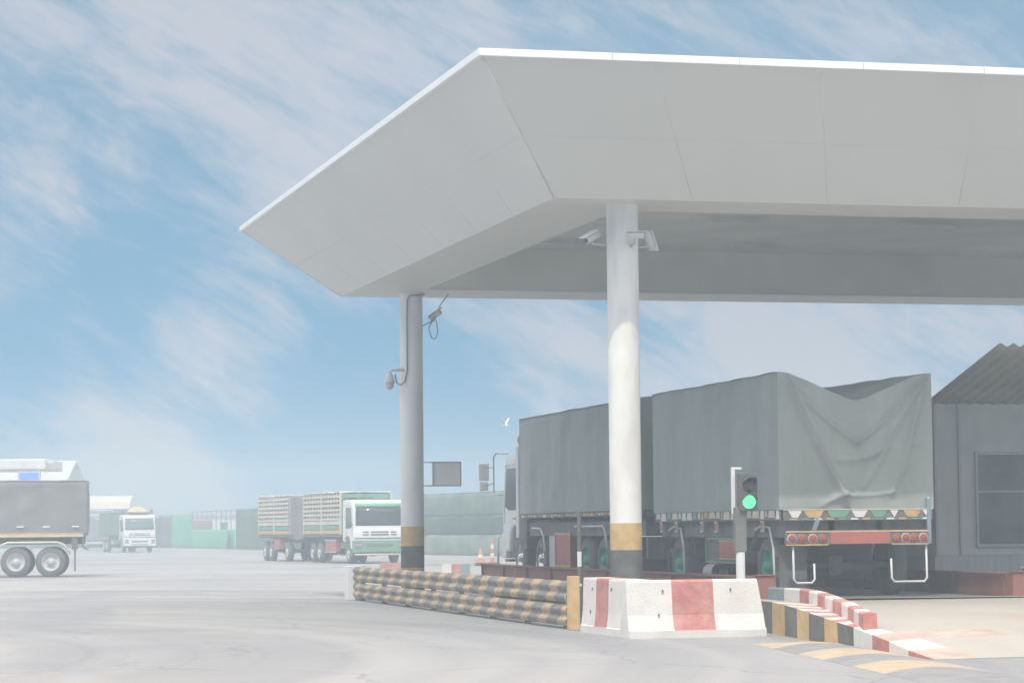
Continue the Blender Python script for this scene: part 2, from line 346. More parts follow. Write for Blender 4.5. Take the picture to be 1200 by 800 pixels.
for (x0, x1, y0, y1) in ((OX0-.05, OX1+.05, OY0-.05, OY0+.02), (OX0-.05, OX1+.05, OY1-.02, OY1+.05), (OX0-.05, OX0+.02, OY0+.021, OY1-.021), (OX1-.02, OX1+.05, OY0+.021, OY1-.021)):
    m.box(x0, x1, y0, y1, Z1-.01, Z1+fh)
m.build('fascia', FASC, cn, bevel=.008)
m = MR(CB); cxm, cym = (OX0+OX1)/2, (OY0+OY1)/2
m.add([(OX0+.03, OY0+.03, Z1+.05), (OX1-.03, OY0+.03, Z1+.05), (OX1-.03, OY1-.03, Z1+.05), (OX0+.03, OY1-.03, Z1+.05), (cxm, cym, Z1+.3)], [(0, 1, 4), (1, 2, 4), (2, 3, 4), (3, 0, 4), (3, 2, 1, 0)])
m.build('roof_deck', GREY, cn)
# panel joints: thin battens on the sloping faces
m = MR(CB)
def slopept(side, s, tt):      # s along side, tt 0 top .. 1 bottom
    if side == 'L': return Vector((OX0+(RX0-OX0)*tt, (OY0+(OY1-OY0)*s)*(1-tt)+(RY0+(RY1-RY0)*s)*tt, Z1+(Z0-Z1)*tt))
    return Vector(((OX0+(OX1-OX0)*s)*(1-tt)+(RX0+(RX1-RX0)*s)*tt, OY0+(RY0-OY0)*tt, Z1+(Z0-Z1)*tt))
for side, nrm, cnt in (('L', Vector((-1, 0, -.92)).normalized(), 7), ('N', Vector((0, -1, -1.37)).normalized(), 9)):
    for k in range(1, cnt):
        a, b_ = slopept(side, k/cnt, .01), slopept(side, k/cnt, .99)
        m.tube([a-nrm*.004, b_-nrm*.002], .006, 4)
    a, b_ = slopept(side, .01, .55), slopept(side, .99, .55)
    m.tube([a-nrm*.004, b_-nrm*.002], .006, 4)
a, b_ = Vector(o4[0]), Vector(r4[0]); m.tube([a, b_], .012, 5)
a, b_ = Vector(o4[3]), Vector(r4[3]); m.tube([a, b_], .012, 5)
for k in range(1, 12):
    x = OX0+(OX1-OX0)*k/12; m.box(x-.006, x+.006, OY0-.054, OY0-.05, Z1-.01, Z1+fh)
m.build('panel_joints', SOFFB, cn)
# columns
RC = .245
for (x, y) in ((11.27, 37.95), (11.06, 53.05)):
    m = MR(CB); zz = [(0, .3, 2), (.3, .72, 1), (.72, 1.17, 2), (1.17, 1.58, 1), (1.58, Z0+.4, 0)]
    for (a, b_, k) in zz:
        m.lathe([(RC+(.002 if k else 0), a), (RC+(.002 if k else 0), b_)], c=(x, y, 0), n=40, mi=k)
    m.lathe([(RC, Z0+.4), (.01, Z0+.4)], c=(x, y, 0), n=40)
    m.build('column', [COLW, YEL, BLK], cn)

# conduit, cameras
def bullet_cam(name, label, base, aim, grp='security cameras on the canopy columns', s=1.0, arm=None):
    o = thing(name, label, 'camera', base, 0, grp); A = Vector(aim).normalized()
    off = Vector(arm) if arm else Vector((0, 0, 0))
    h = M(); h.tube([off-A*.16*s, off-A*.15*s, off+A*.15*s, off+A*.16*s], [.05*s, .062*s, .062*s, .055*s], 14); h.build('housing', GREY, o)
    v = M(); q = A.to_track_quat('Y', 'Z').to_matrix().to_4x4(); q.translation = off
    v.box(-.07*s, .07*s, -.14*s, .23*s, .062*s, .075*s, mt=q); v.build('sun_shield', W, o, bevel=.004)
    ln = M(); ln.tube([off+A*.161*s, off+A*.168*s], .045*s, 14); ln.build('lens', GLASS, o)
    br = M(); br.tube([(0, 0, -.10), off*.5+Vector((0, 0, -.10)), off+Vector((0, 0, -.10)), off-Vector((0, 0, .04))], .016, 8); br.build('bracket', STEEL, o)
    return o
bullet_cam('security_camera', 'white bullet camera angled down on the left of the near column', (10.99, 37.84, 5.96), (-.8, -.55, -.45), arm=(-.26, -.05, .02))
bullet_cam('security_camera', 'bullet camera on the right of the near column seen half from behind', (11.45, 37.9, 5.94), (.35, .35, -.7), arm=(.24, 0, .02))
bullet_cam('security_camera', 'white boxy camera pointing right on the face of the near column', (11.33, 37.70, 5.93), (1, -.12, 0), arm=(.02, -.16, .06), s=.85)
bullet_cam('security_camera', 'small bullet camera with a hanging cable on the right of the far column', (11.29, 53.0, 5.92), (.75, -.5, .55), arm=(.27, -.05, .12), s=.9)
dm = thing('dome_camera', 'white dome camera hanging from an arm on the left of the far column', 'camera', (10.85, 52.9, 4.85), 0, 'security cameras on the canopy columns')
M().tube([(.02, 0, .02), (-.2, 0, .02), (-.27, 0, 0), (-.29, 0, -.07)], .03, 8).build('arm', W, dm)
M().lathe([(.03, -.05), (.07, -.08), (.1, -.15), (.11, -.26), (.02, -.26)], c=(-.29, 0, 0), n=18).build('housing', W, dm)
M().lathe([(.09, -.262), (.088, -.32), (.06, -.375), (.005, -.395)], c=(-.29, 0, 0), n=18).build('dome', GREY, dm)
cbm = M(); cbm.tube([(11.9-11, 53.0-53, 6.55), (11.7-11, -.05, 6.3), (11.52-11, -.1, 6.0), (11.40-11, -.12, 5.75), (11.47-11, -.12, 5.55), (11.55-11, -.12, 5.54), (11.60-11, -.12, 5.68), (11.58-11, -.1, 5.92)], .012, 6)
tag(cbm.build('camera_cable', CABLE, None, loc=(11, 53, 0)), 'thin looped cable hanging beside the small camera on the far column', 'cable')
cbm = M(); cbm.tube([(.25, -.26, 6.47), (-.08, -.26, 6.44), (-.13, -.24, 6.36), (-.14, -.235, 6.0), (-.14, -.235, 4.85), (-.19, -.21, 4.62), (-.28, -.18, 4.55), (-.36, -.16, 4.62), (-.38, -.15, 4.78)], .016, 6)
tag(cbm.build('conduit', CABLE, None, loc=(11.06, 53.05, 0)), 'grey conduit running down the far column to the dome camera', 'conduit')

sg = thing('sign_board', 'small blank grey rectangular panel in a thin frame bracketed to the far column', 'sign', (11.3, 52.85, 2.4))
M().box(.18, .75, -.02, .01, .05, .51).build('panel', SIGNM, sg)
f_ = M(); f_.box(.155, .775, -.035, .02, .512, .54).box(.155, .775, -.035, .02, .02, .048).box(.155, .178, -.035, .02, .048, .512).box(.752, .775, -.035, .02, .048, .512); f_.build('frame', STEEL, sg)
for z_ in (.525, .035): M().tube([(-.05, 0, z_), (.16, 0, z_)], .012, 6).build('bracket', STEEL, sg)

# ------------------------------------------------------------------ weighbridge
wb = thing('weighbridge', 'steel truck weighbridge platform with rusty red side beams under the canopy', 'weighbridge', (15.6, 47.5, 0))
WB = (15.6, 47.5, 0)
m = MR(WB); m.box(13.62, 17.78, 38.4, 56.9, .05, .35); m.build('deck', CHAS, wb)
for x0 in (13.46, 17.8):
    m = MR(WB); m.box(x0+.04, x0+.10, 38.3, 57.0, .14, .70)
    m.box(x0-.02, x0+.16, 38.3, 57.0, .70, .73); m.box(x0-.02, x0+.16, 38.3, 57.0, .10, .137)
    for k in range(10): m.box(x0-.01, x0+.039, 38.5+k*2.04, 38.52+k*2.04, .138, .698)
    m.build('side_beam', BEAM, wb)
for x in (13.54, 17.88):
    m = MR(WB); m.box(x-.16, x+.16, 37.98, 38.28, 0, .74).box(x-.18, x+.18, 37.95, 38.1, .743, .76); m.build('end_post', BEAM, wb, bevel=.01)

# ------------------------------------------------------------------ ramp
rp_w = [(12.75, 37.6, .43), (12.55, 36.2, .44), (12.35, 34.39, .445), (12.23, 33.55, .425), (12.13, 32.8, .40), (12.04, 32.1, .365), (11.95, 31.3, .325), (11.84, 30.55, .295), (11.70, 29.65, .262), (11.66, 28.95, .20), (11.63, 28.35, .145), (11.60, 27.7, .07), (11.57, 26.9, .006)]
rp_k = [(13.42, 37.6), (13.36, 36.2), (13.05, 34.39), (12.84, 33.55), (12.64, 32.8), (12.45, 32.1), (12.23, 31.3), (12.03, 30.55), (11.80, 29.65), (11.95, 28.95), (12.02, 28.35), (12.08, 27.7), (12.12, 26.9)]
def rz_(y): 
    t_ = max(0, min(1, (y-26.85)/4.2)); s_ = t_*(2-t_); return .006+.33*s_+max(0, (y-31))*.002
ramp = thing('approach_ramp', 'pale concrete approach ramp with striped red and white edge and yellow and black side wall', 'ramp', (14, 33, 0))
RB = (14, 33, 0)
m = MR(RB)
n_ = len(rp_w); seq_w = [2, 3, 2, 3, 2, 3, 2, 3, 0, 1, 0, 1]   # 0 white 1 red 2 yellow 3 black 4 concrete
xr = 21.5
rows = []
for i in range(n_):
    (wx, wy, wz) = rp_w[i]; (kx, ky) = rp_k[i]
    zk = wz*.5+rz_(wy)*.5
    row = [(wx, wy, 0), (wx, wy, wz), (kx, ky, zk)]
    for j in range(1, 9): xx = kx+(xr-kx)*j/8; row.append((xx, ky, rz_(ky)))
    rows.append(row)
vs = [p for r_ in rows for p in r_]; w_ = len(rows[0])
top_seq = [4, 4, 0, 1, 0, 1, 0, 1, 0, 1, 0, 1]
for i in range(n_-1):
    m.add([rows[i][0], rows[i+1][0], rows[i+1][1], rows[i][1]], [(0, 1, 2, 3)], seq_w[i])
    nsub = 2
    for h_ in range(nsub):
        f0, f1 = h_/nsub, (h_+1)/nsub
        lp = lambda A, B, f: tuple(A[q]+(B[q]-A[q])*f for q in range(3))
        m.add([lp(rows[i][1], rows[i+1][1], f0), lp(rows[i][1], rows[i+1][1], f1), lp(rows[i][2], rows[i+1][2], f1), lp(rows[i][2], rows[i+1][2], f0)], [(0, 1, 2, 3)], (4 if i < 2 else (([0, 5] if i >= 8 else [0, 1])[(i*2+h_) % 2] if i < 8 else [0, 5][i % 2])))
    for j in range(2, w_-1):
        mi = 4
        if j == 2 and i == 9: mi = 5
        m.add([rows[i][j], rows[i+1][j], rows[i+1][j+1], rows[i][j+1]], [(0, 1, 2, 3)], mi)
m.add([rows[-1][0]]+rows[-1][1:], [tuple(range(w_))], 4)
m.add([(12.75, 37.6, 0), (12.75, 37.6, .43), (13.42, 37.6, .38), (13.42, 38.36, .355), (21.5, 38.36, .355), (21.5, 38.36, 0), (13.42, 38.36, 0)], [(0, 1, 2, 6), (2, 3, 6), (3, 4, 5, 6)], 4)
m.add([(13.42, 37.6, (.43+rz_(37.6))/2), (21.5, 37.6, rz_(37.6)), (21.5, 38.36, .35), (13.42, 38.36, .35)], [(0, 1, 2, 3)], 4)
FADR = mat('faded_red_paint', (.46, .36, .33), .85, var=.15, scale=3, dirt=(.5, .47, .43), dirt_amt=.9, dscale=1.5)
m.build('slab', [CONCW, CONCR, YEL, BLK, CONC, FADR], ramp, recalc=False)
# raised kerb along the ramp
kb = M(); K = [Vector((13.42, 37.3, .36)), Vector((13.28, 35.6, .38)), Vector((13.02, 34.2, .37)), Vector((12.6, 32.6, .345)), Vector((12.28, 31.2, .31)), Vector((11.93, 29.95, .272)), Vector((11.80, 29.35, .255))]
def kpt(s):
    s = s*(len(K)-1); i = min(int(s), len(K)-2); return K[i].lerp(K[i+1], s-i)
nk = 11; prev = None
for i in range(nk+1):
    p = kpt(i/nk); q = kpt(min(1, i/nk+.01))-kpt(max(0, i/nk-.01)); sx = Vector((q.y, -q.x, 0)).normalized()*.085
    if sx.x < 0: sx = -sx
    h_ = .22-.03*i/nk
    ring_ = [p-sx+Vector((0, 0, -.1)), p-sx+Vector((0, 0, h_-.02)), p-sx*.8+Vector((0, 0, h_)), p+sx*.8+Vector((0, 0, h_)), p+sx+Vector((0, 0, h_-.02)), p+sx+Vector((0, 0, -.1))]
    if prev: kb.add(prev+ring_, [(k, k+1, k+7, k+6) for k in range(5)], (2 if i == 1 else (i % 2)))
    if i in (0, nk): kb.add(ring_, [tuple(range(6))], 1)
    prev = ring_
kb.v = [(v[0]-14, v[1]-33, v[2]) for v in kb.v]
kb.build('kerb', [CONCW, CONCR, BLUEG], ramp)

# speed hump
hm = M(); A, B = Vector((11.62, 31.6, 0)), Vector((10.0, 20.5, 0)); dr = (B-A).normalized(); sx = Vector((-dr.y, dr.x, 0))
if sx.x < 0: sx = -sx
for k in range(8):
    f0, f1 = k/8, (k+1)/8
    def hf(u, v, f0=f0, f1=f1):
        p = A.lerp(B, f0+(f1-f0)*v); q = p+sx*((u-.5)*1.15)+dr*(.35*abs(u-.5)); e = 1-(2*u-1)**2
        fade = min(1, (f0+(f1-f0)*v)*12+.05)
        return Vector((q.x, q.y, .002+.055*e*fade))
    hm.grid(hf, 10, 6, mi=(0 if k % 2 == 0 and k < 5 else 1))
HY = mat('faded_yellow_hump_paint', (.46, .38, .27), .85, var=.15, scale=4, dirt=(.32, .32, .33), dirt_amt=.85, dscale=2)
HB = mat('worn_asphalt', (.24, .25, .27), .85, var=.12, scale=4, dirt=(.33, .33, .33), dirt_amt=.6)
tag(hm.build('speed_hump', [HY, HB]), 'low rounded speed hump with worn yellow patches on the ground in front of the ramp', 'speed hump')

# ------------------------------------------------------------------ concrete barriers
def barrier(label, loc, rz, L=2.0, k_=1., lean=.08):
    o = thing('concrete_barrier', label, 'barrier', loc, rz, 'red and white concrete barriers')
    prof = [(.0, 0), (.0, .10), (.045, .115), (.115, .31), (.16, .76), (.19, .79), (.31, .79), (.34, .76), (.385, .31), (.455, .115), (.5, .10), (.5, 0)]
    prof = [((y*k_ if y < .25 else .5-(.5-y)*k_), z) for y, z in prof]
    m = M(); cuts = [0, .33, .635, 1]; n = len(prof)
    def sec(f): # end faces lean in a little with height
        return [((L*f if 0 < f < 1 else (L*f-(lean*(z/.79)**3 if f == 1 else 0))), y, z) for (y, z) in prof]
    for k in range(3):
        a, b_ = sec(cuts[k]), sec(cuts[k+1])
        for i in range(n-1):
            low = i == 0 or i == n-2
            m.add([a[i], b_[i], b_[i+1], a[i+1]], [(0, 1, 2, 3)], 0 if (low or k != 1) else 1)
        if k == 0: m.add(a, [tuple(range(n))], 0)
        if k == 2: m.add(b_, [tuple(range(n))[::-1]], 0)
    m.build('body', [CONCW, CONCR], o)
    for (x, z) in ((.52, .645), (.45, .315), (1.5, .655)):
        y = (.115+(z-.31)/.45*.045)*k_
        h = M(); h.tube([(x, y-.012, z), (x, y+.02, z)], .014, 8).tube([(x, y-.014, z+.01), (x, y-.014, z-.035)], .008, 6); h.build('lifting_anchor', CHAS, o)
    return o
barrier('whole red and white concrete barrier facing the yard, beside the ramp wall', (10.02, 33.62, 0), 0, 1.97)
barrier('red and white concrete barrier seen end on, running back beside the yellow rail post', (10.06, 36.28, 0), R(-90), 2.1, .35, 0)

# ------------------------------------------------------------------ striped crash rail
rl = thing('crash_rail', 'long black and yellow striped double corrugated crash rail beside the left side of the weighbridge', 'guard rail', (10.2, 46, 0))
stripe = bpy.data.materials.new('black_yellow_dashes'); stripe.use_nodes = True
t = stripe.node_tree; n = t.nodes; l = t.links; b = n['Principled BSDF']; b.inputs['Roughness'].default_value = .6
co = n.new('ShaderNodeTexCoord'); sp = n.new('ShaderNodeSeparateXYZ'); l.new(co.outputs['Object'], sp.inputs[0])
a1 = n.new('ShaderNodeMath'); a1.operation = 'MULTIPLY_ADD'; a1.inputs[1].default_value = 1.35; l.new(sp.outputs['Z'], a1.inputs[0]); l.new(sp.outputs['Y'], a1.inputs[2])
nn = n.new('ShaderNodeTexNoise'); nn.inputs['Scale'].default_value = 5; nn.inputs['Detail'].default_value = 6; l.new(co.outputs['Object'], nn.inputs['Vector'])
a2 = n.new('ShaderNodeMath'); a2.operation = 'MULTIPLY_ADD'; a2.inputs[1].default_value = .25; l.new(nn.outputs['Fac'], a2.inputs[0]); l.new(a1.outputs[0], a2.inputs[2])
a3 = n.new('ShaderNodeMath'); a3.operation = 'DIVIDE'; a3.inputs[1].default_value = 1.16; l.new(a2.outputs[0], a3.inputs[0])
a4 = n.new('ShaderNodeMath'); a4.operation = 'FRACT'; l.new(a3.outputs[0], a4.inputs[0])
a5 = n.new('ShaderNodeMath'); a5.operation = 'GREATER_THAN'; a5.inputs[1].default_value = .56; l.new(a4.outputs[0], a5.inputs[0])
nw = n.new('ShaderNodeTexNoise'); nw.inputs['Scale'].default_value = 14; nw.inputs['Detail'].default_value = 5; l.new(co.outputs['Object'], nw.inputs['Vector'])
w1 = n.new('ShaderNodeMapRange'); w1.inputs['From Min'].default_value = .42; w1.inputs['From Max'].default_value = .6; w1.inputs['To Min'].default_value = .75; w1.inputs['To Max'].default_value = .0; l.new(nw.outputs['Fac'], w1.inputs['Value'])
w2 = n.new('ShaderNodeMix'); w2.data_type = 'RGBA'; w2.inputs['A'].default_value = (.56, .38, .19, 1); w2.inputs['B'].default_value = (.32, .27, .20, 1); l.new(w1.outputs[0], w2.inputs['Factor'])
w3 = n.new('ShaderNodeMix'); w3.data_type = 'RGBA'; w3.inputs['A'].default_value = (.14, .14, .142, 1); w3.inputs['B'].default_value = (.27, .255, .235, 1); l.new(w1.outputs[0], w3.inputs['Factor'])
w4 = n.new('ShaderNodeMix'); w4.data_type = 'RGBA'; l.new(a5.outputs[0], w4.inputs['Factor']); l.new(w3.outputs['Result'], w4.inputs['A']); l.new(w2.outputs['Result'], w4.inputs['B']); l.new(w4.outputs['Result'], b.inputs['Base Color'])
def wbeam(zc, y0, y1, x):
    m = M(); pr = []
    for k in range(25):
        v = k/24; zz = zc-.16+.32*v; dx = -.05*max(0, math.sin(4*math.pi*v-math.pi/2)*.5+.5)**.7
        pr.append((dx, zz))
    def fn(u, v): 
        i = int(round(v*24)); y = y0+(y1-y0)*u; wob = .012*nz(y*.7, zc*3)
        return (x+pr[i][0]+wob+(.09*(u)), y-46, pr[i][1])
    m.grid(fn, 60, 24); return m
for zc in (.565, .215):
    o = wbeam(zc, 37.05, 55.0, -.10).build('rail_beam', stripe, rl, solid=.006, recalc=False)
for i in range(8):
    y = 37.9+i*2.4; m = M(); m.box(-.0+.06, .14, y-.06-46, y+.06-46, 0, .70); m.build('post', CHAS, rl, bevel=.008)
m = M(); m.box(-.14, .02, 36.86-46, 37.02-46, 0, .80); m.build('end_post', YEL, rl, bevel=.012)
m = M(); m.box(-.16, .24, 55.1-46, 55.5-46, 0, .74); m.build('end_block', W, rl, bevel=.01)

mp = M()
for (a, b_, k) in ((0, .62, 0), (.62, .66, 1), (.66, .92, 0), (.92, 1.15, 1), (1.15, 1.76, 0)): mp.lathe([(.035, a), (.035, b_)], n=14, mi=k)
mp.lathe([(.035, 1.76), (.002, 1.775)], n=14)
tag(mp.build('marker_post', [BLK, W], loc=(10.62, 38.3, 0)), 'thin black and white marker post behind the near end of the crash rail', 'post')

# ------------------------------------------------------------------ traffic light
tl = thing('traffic_light', 'black two-lamp traffic light showing green on a white post behind the front barrier', 'traffic light', (12.62, 36.5, 0))
M().lathe([(.068, 0), (.068, 1.13)], n=20).build('lower_post', W, tl)
m = M(); m.box(-.085, .085, -.06, .06, 1.132, 1.80); m.build('sleeve', CHAS, tl, bevel=.01)
M().box(-.10, -.045, .055, .10, 1.7, 2.36).box(-.10, .06, .055, .10, 2.363, 2.40).build('mounting_bracket', W, tl, bevel=.006)
m = M(); m.box(-.03, .25, -.12, .05, 1.74, 2.31); m.build('housing', BLK, tl, bevel=.02)
for zc, mt_, nm in ((2.13, GLASS, 'red_lamp'), (1.88, GREENL, 'green_lamp')):
    m = M(); m.lathe([(.105, -.122), (.09, -.14), (.05, -.152), (.002, -.156)], axis='Y', c=(.11, 0, zc), n=24); lp_ = m.build(nm, mt_, tl)
    v = M()
    def vf(u, w, zc=zc):
        a = R(15)+u*R(150); L_ = .03+.17*math.sin((a))**1.5
        return (.11+.118*math.cos(a), -.122-w*L_, zc+.118*math.sin(a))
    v.grid(vf, 16, 3); v.build('visor', BLK, lp_, solid=.006, recalc=False)

# ------------------------------------------------------------------ vehicle parts
def wheel(root, x, y, z, side, rim, r=.5, w=.28, detail=True):      # side -1: outer face towards -x
    o = M(); s = side
    prof = [(r*.60, 0), (r*.66, 0), (r*.90, .012), (r*.975, .05), (r, .09), (r, w-.06), (r*.97, w-.02), (r*.6, w)]
    o.lathe([(a, -s*h) for a, h in prof], axis='X', n=32)
    wo = o.build('wheel', RUB, root, loc=(x, y, z))
    h = M(); h.lathe([(a, -s*q) for a, q in ((r*.60, .008), (r*.56, .0), (r*.54, .05), (r*.40, .11), (r*.24, .10), (r*.20, .0), (r*.17, -.03), (r*.002, -.035))], axis='X', n=24)
    if detail:
        for k in range(8):
            a = 2*math.pi*k/8; c = (0, math.cos(a)*r*.32, math.sin(a)*r*.32)
            h.tube([(-s*.11, c[1], c[2]), (-s*.075, c[1], c[2])], .018, 6)
    h.build('rim', rim, wo)
    return wo
def tarp_cover(root, x0, x1, y0, y1, z0, z1, m_t, sag=0., rear_folds=False, seed=0, name='tarpaulin', nx=36, nys=70, nzs=30):
    m = M()
    def wr(a, b_, c): return .035*nz(a*1.1+seed, b_*.6, c*.5)+.02*nz(a*3.1+seed, b_*2.2, c*.9)
    def edge(f): return min(1, min(f, 1-f)*10)
    def topz(x, y):
        u = (x-x0)/(x1-x0); v = (y-y0)/(y1-y0)
        return z1-(sag*max(0, 1.005-math.sqrt((2*u-1)**2+.010))**1.12*1.05)*(1-.55*v)-.05*(1-edge(u))**2+.02*nz(x*2, y*1.3, seed)
    def side(xx, sgn):
        def fn(u, v):
            y = y0+(y1-y0)*u; zt = topz(xx, y); z = z0+(zt-z0)*v
            fold = .022*math.sin(y*7+2.2*nz(y*.8, z*.4, seed))*(.25+.75*(1-v))
            pull = .05*nz(y*.9+z*1.4, z*.6, seed+3)
            return (xx+sgn*(wr(y, z, xx)+fold+pull)*edge(v)*edge(u)-sgn*.04*(v > .985), y, z)
        m.grid(fn, nys, nzs)
    side(x0, -1); side(x1, 1)
    segs = [((.05, .97), (.42, .13), .085), ((.42, .13), (.72, .14), .03), ((.06, .93), (.5, .62), .05), ((.5, .62), (.95, .96), .06), ((.95, .96), (.62, .48), .055), ((.62, .48), (.40, .42), .03), ((.95, .9), (.74, .16), .045), ((.8, .97), (.70, .55), .03), ((.5, .62), (.56, .45), .03), ((.42, .13), (.25, .0), .035), ((.24, .52), (.92, .50), .012), ((.88, .85), (.55, .2), .03), ((.92, .9), (.82, .3), .03)]
    def rfold(u, v):
        d_ = 0
        for (a, b_, A) in segs:
            ax, ay = a; bx, by = b_; L2 = (bx-ax)**2+(by-ay)**2; t_ = max(0, min(1, ((u-ax)*(bx-ax)+(v-ay)*(by-ay))/L2))
            px, py = ax+(bx-ax)*t_, ay+(by-ay)*t_; q = ((u-px)*1.25)**2+(v-py)**2
            sg_ = (u-px)*(by-ay)-(v-py)*(bx-ax)
            d_ += A*math.exp(-q/(.030**2))+(.5*A*math.exp(-q/(.09**2)) if sg_ > 0 else 0)
        return 1.15*d_
    def end(yy, sgn, folds):
        def fn(u, v):
            x = x0+(x1-x0)*u; zt = topz(x, yy); z = z0+(zt-z0)*v; e = edge(v)*edge(u)
            q = wr(x+7, z, yy)+(rfold(u, v) if folds else .03*math.sin(x*6+z*2))
            return (x, yy+sgn*(q*(min(1, min(u, 1-u)*14)*min(1, v*12+.1)*min(1, (1-v)*12+.25) if folds else e)), z)
        m.grid(fn, 90 if folds else nx, 80 if folds else nzs)
    end(y0, -1, rear_folds); end(y1, 1, False)
    def top(u, v): x = x0+(x1-x0)*u; y = y0+(y1-y0)*v; return (x, y, topz(x, y))
    m.grid(top, nx, nys)
    return m.build(name, m_t, root, recalc=False)
def fender(root, x, y, z, r, side, mt_, w=.32, a0=20, a1=160):
    m = M()
    def fn(u, v):
        a = R(a0+(a1-a0)*u); return (x-side*w*v, y+math.cos(a)*r, z+math.sin(a)*r)
    m.grid(fn, 14, 1); return m.build('mudguard', mt_, root, solid=.015, recalc=False)
def under(root, x0, x1, y0, y1, z):
    m = M()
    for x in (-.42, .42): m.box(x-.05, x+.05, y0, y1, z-.28, z-.03)
    k = int((y1-y0)/.7)
    for i in range(k+1): yy = y0+.05+(y1-y0-.1)*i/k; m.box(x0, x1, yy-.04, yy+.04, z-.028, z+.07)
    return m.build('chassis', CHAS, root)
def axle(root, y, z, w=2.2): return M().tube([(-w/2, y, z), (w/2, y, z)], .07, 10).box(-.12, .12, y-.14, y+.14, z-.16, z+.16).build('axle', CHAS, root)

def cab(root, W_=2.44, H=2.9, zb=.5, glass=GLASS, trim=CABW, bumper=CABW, visor=CABW, sidewin=True, slots='upper', y=0., mirrors=True):
    hw = W_/2
    prof = [(0, zb+.15), (.02, .95), (.03, 1.4), (-.02, 1.72), (-.16, H-.38), (-.24, H-.14), (-.42, H-.01), (-1.5, H), (-1.9, H-.04), (-1.95, 1.0), (-1.7, .95), (-1.6, 1.16), (-1.4, 1.24), (-.95, 1.24), (-.72, 1.1), (-.6, .8), (-.58, zb+.15)]
    prof = [(a+y, b_) for a, b_ in prof]
    body = M(); body.prism(prof, -hw, hw, 'X'); bo = body.build('cab_body', CABW, root, bevel=.07)
    def fy(z):   # front face y at height z
        pts = [(zb+.15, 0), (.95, .02), (1.4, .03), (1.72, -.02), (H-.38, -.16), (H-.14, -.24)]
        for (za, ya), (zc, yc) in zip(pts, pts[1:]):
            if za <= z <= zc: return ya+(yc-ya)*(z-za)/(zc-za)+y
        return y
    def panel(nm, x0, x1, z0, z1, mt_, off=.012, par=None, top_in=0., nz_=4):
        m = M()
        def fn(u, v):
            z = z0+(z1-z0)*v; xx0, xx1 = x0+top_in*v*(1 if x0 < 0 else 0), x1-top_in*v
            return (xx0+(xx1-xx0)*u, fy(z)+off, z)
        m.grid(fn, 2, nz_); return m.build(nm, mt_, par or root, solid=.016, recalc=False)
    ws = panel('windscreen', -hw+.10, hw-.10, 1.74, H-.33, glass, top_in=.05)
    for x in (-.55, .15): M().tube([(x, fy(1.78)+.035, 1.77), (x+.42, fy(1.95)+.04, 1.93)], .012, 5).build('wiper', CHAS, root)
    panel('sun_visor', -hw+.12, hw-.12, H-.30, H-.16, visor, off=.05)
    g = panel('grille', -.42, .42, 1.30, 1.36, CHAS); 
    for z in (1.42,): panel('grille', -.42, .42, z, z+.06, CHAS)
    for sx_ in (-1, 1):
        for z in (1.30, 1.42): panel('grille', *(sorted((sx_*.52, sx_*.80))), z, z+.05, CHAS)
    panel('trim_strip', -hw+.04, hw-.04, 1.14, 1.19, CHAS)
    bm = M(); bm.box(-hw-.01, hw+.01, y-.25, y+.10, zb, 1.08); bmo = bm.build('bumper', bumper, root, bevel=.04)
    slot = M(); slot.box(-.62, .62, y+.095, y+.108, .78, .90).box(-.62, .62, y+.095, y+.108, zb+.08, zb+.14); slot.build('air_slot', CHAS, bmo)
    for sx_ in (-1, 1):
        h = M(); h.box(sx_*hw-sx_*.34 if sx_ > 0 else -hw+.06, hw-.06 if sx_ > 0 else -hw+.34, y+.085, y+.125, .70, .98); ho = h.build('headlight', CHAS, root, bevel=.02)
        h2 = M()
        for q in (-.07, .07): h2.lathe([(.062, .122), (.05, .136), (.002, .142)], axis='Y', c=(sx_*(hw-.2)+q, y, .84), n=14)
        h2.build('lamp', LAMPC, ho)
        # side window, door seam, handle, step
        s = M(); xx = sx_*(hw+.004)
        s.prism([(y-.30, 1.70), (y-.62, 1.62), (y-1.30, 1.62), (y-1.30, H-.36), (y-.48, H-.36)], min(xx, xx+sx_*.012), max(xx, xx+sx_*.012), 'X'); s.build('side_window', GLASS, root)
        dd = M()
        for (a, b_, c_, e_) in ((-1.38, 1.3, -1.38, H-.28), (-1.38, H-.28, -.40, H-.28), (-.40, H-.28, -.18, 1.6), (-.18, 1.6, -.2, 1.3)):
            dd.tube([(xx, y+a, b_), (xx, y+c_, e_)], .012, 4)
        dd.build('door_seam', GREY, root)
        M().tube([(xx, y-1.3, 1.42), (xx+sx_*.03, y-1.28, 1.42), (xx+sx_*.03, y-1.1, 1.42), (xx, y-1.08, 1.42)], .014, 5).build('door_handle', CHAS, root)
        st_ = M(); st_.box(min(sx_*hw, sx_*(hw-.3)), max(sx_*hw, sx_*(hw-.3)), y-.56, y-.2, zb-.08, zb-.02); st_.build('step', CHAS, root)
        if not mirrors: continue
        mb = M(); mb.tube([(sx_*(hw-.02), y-.25, 2.5), (sx_*(hw+.22), y+.08, 2.55), (sx_*(hw+.24), y+.10, 1.85), (sx_*(hw-.02), y-.15, 1.8)], .014, 6); mbo = mb.build('mirror_arm', CHAS, root)
        mm = M(); mm.box(sx_*(hw+.23)-.10, sx_*(hw+.23)+.10, y+.06, y+.12, 1.92, 2.42); mm.build('mirror', CHAS, mbo, bevel=.02)
    fr = M(); fr.box(-hw+.1, hw-.1, y-1.9, y-.3, zb, .93); fr.build('cab_underside', CHAS, root)
    return bo

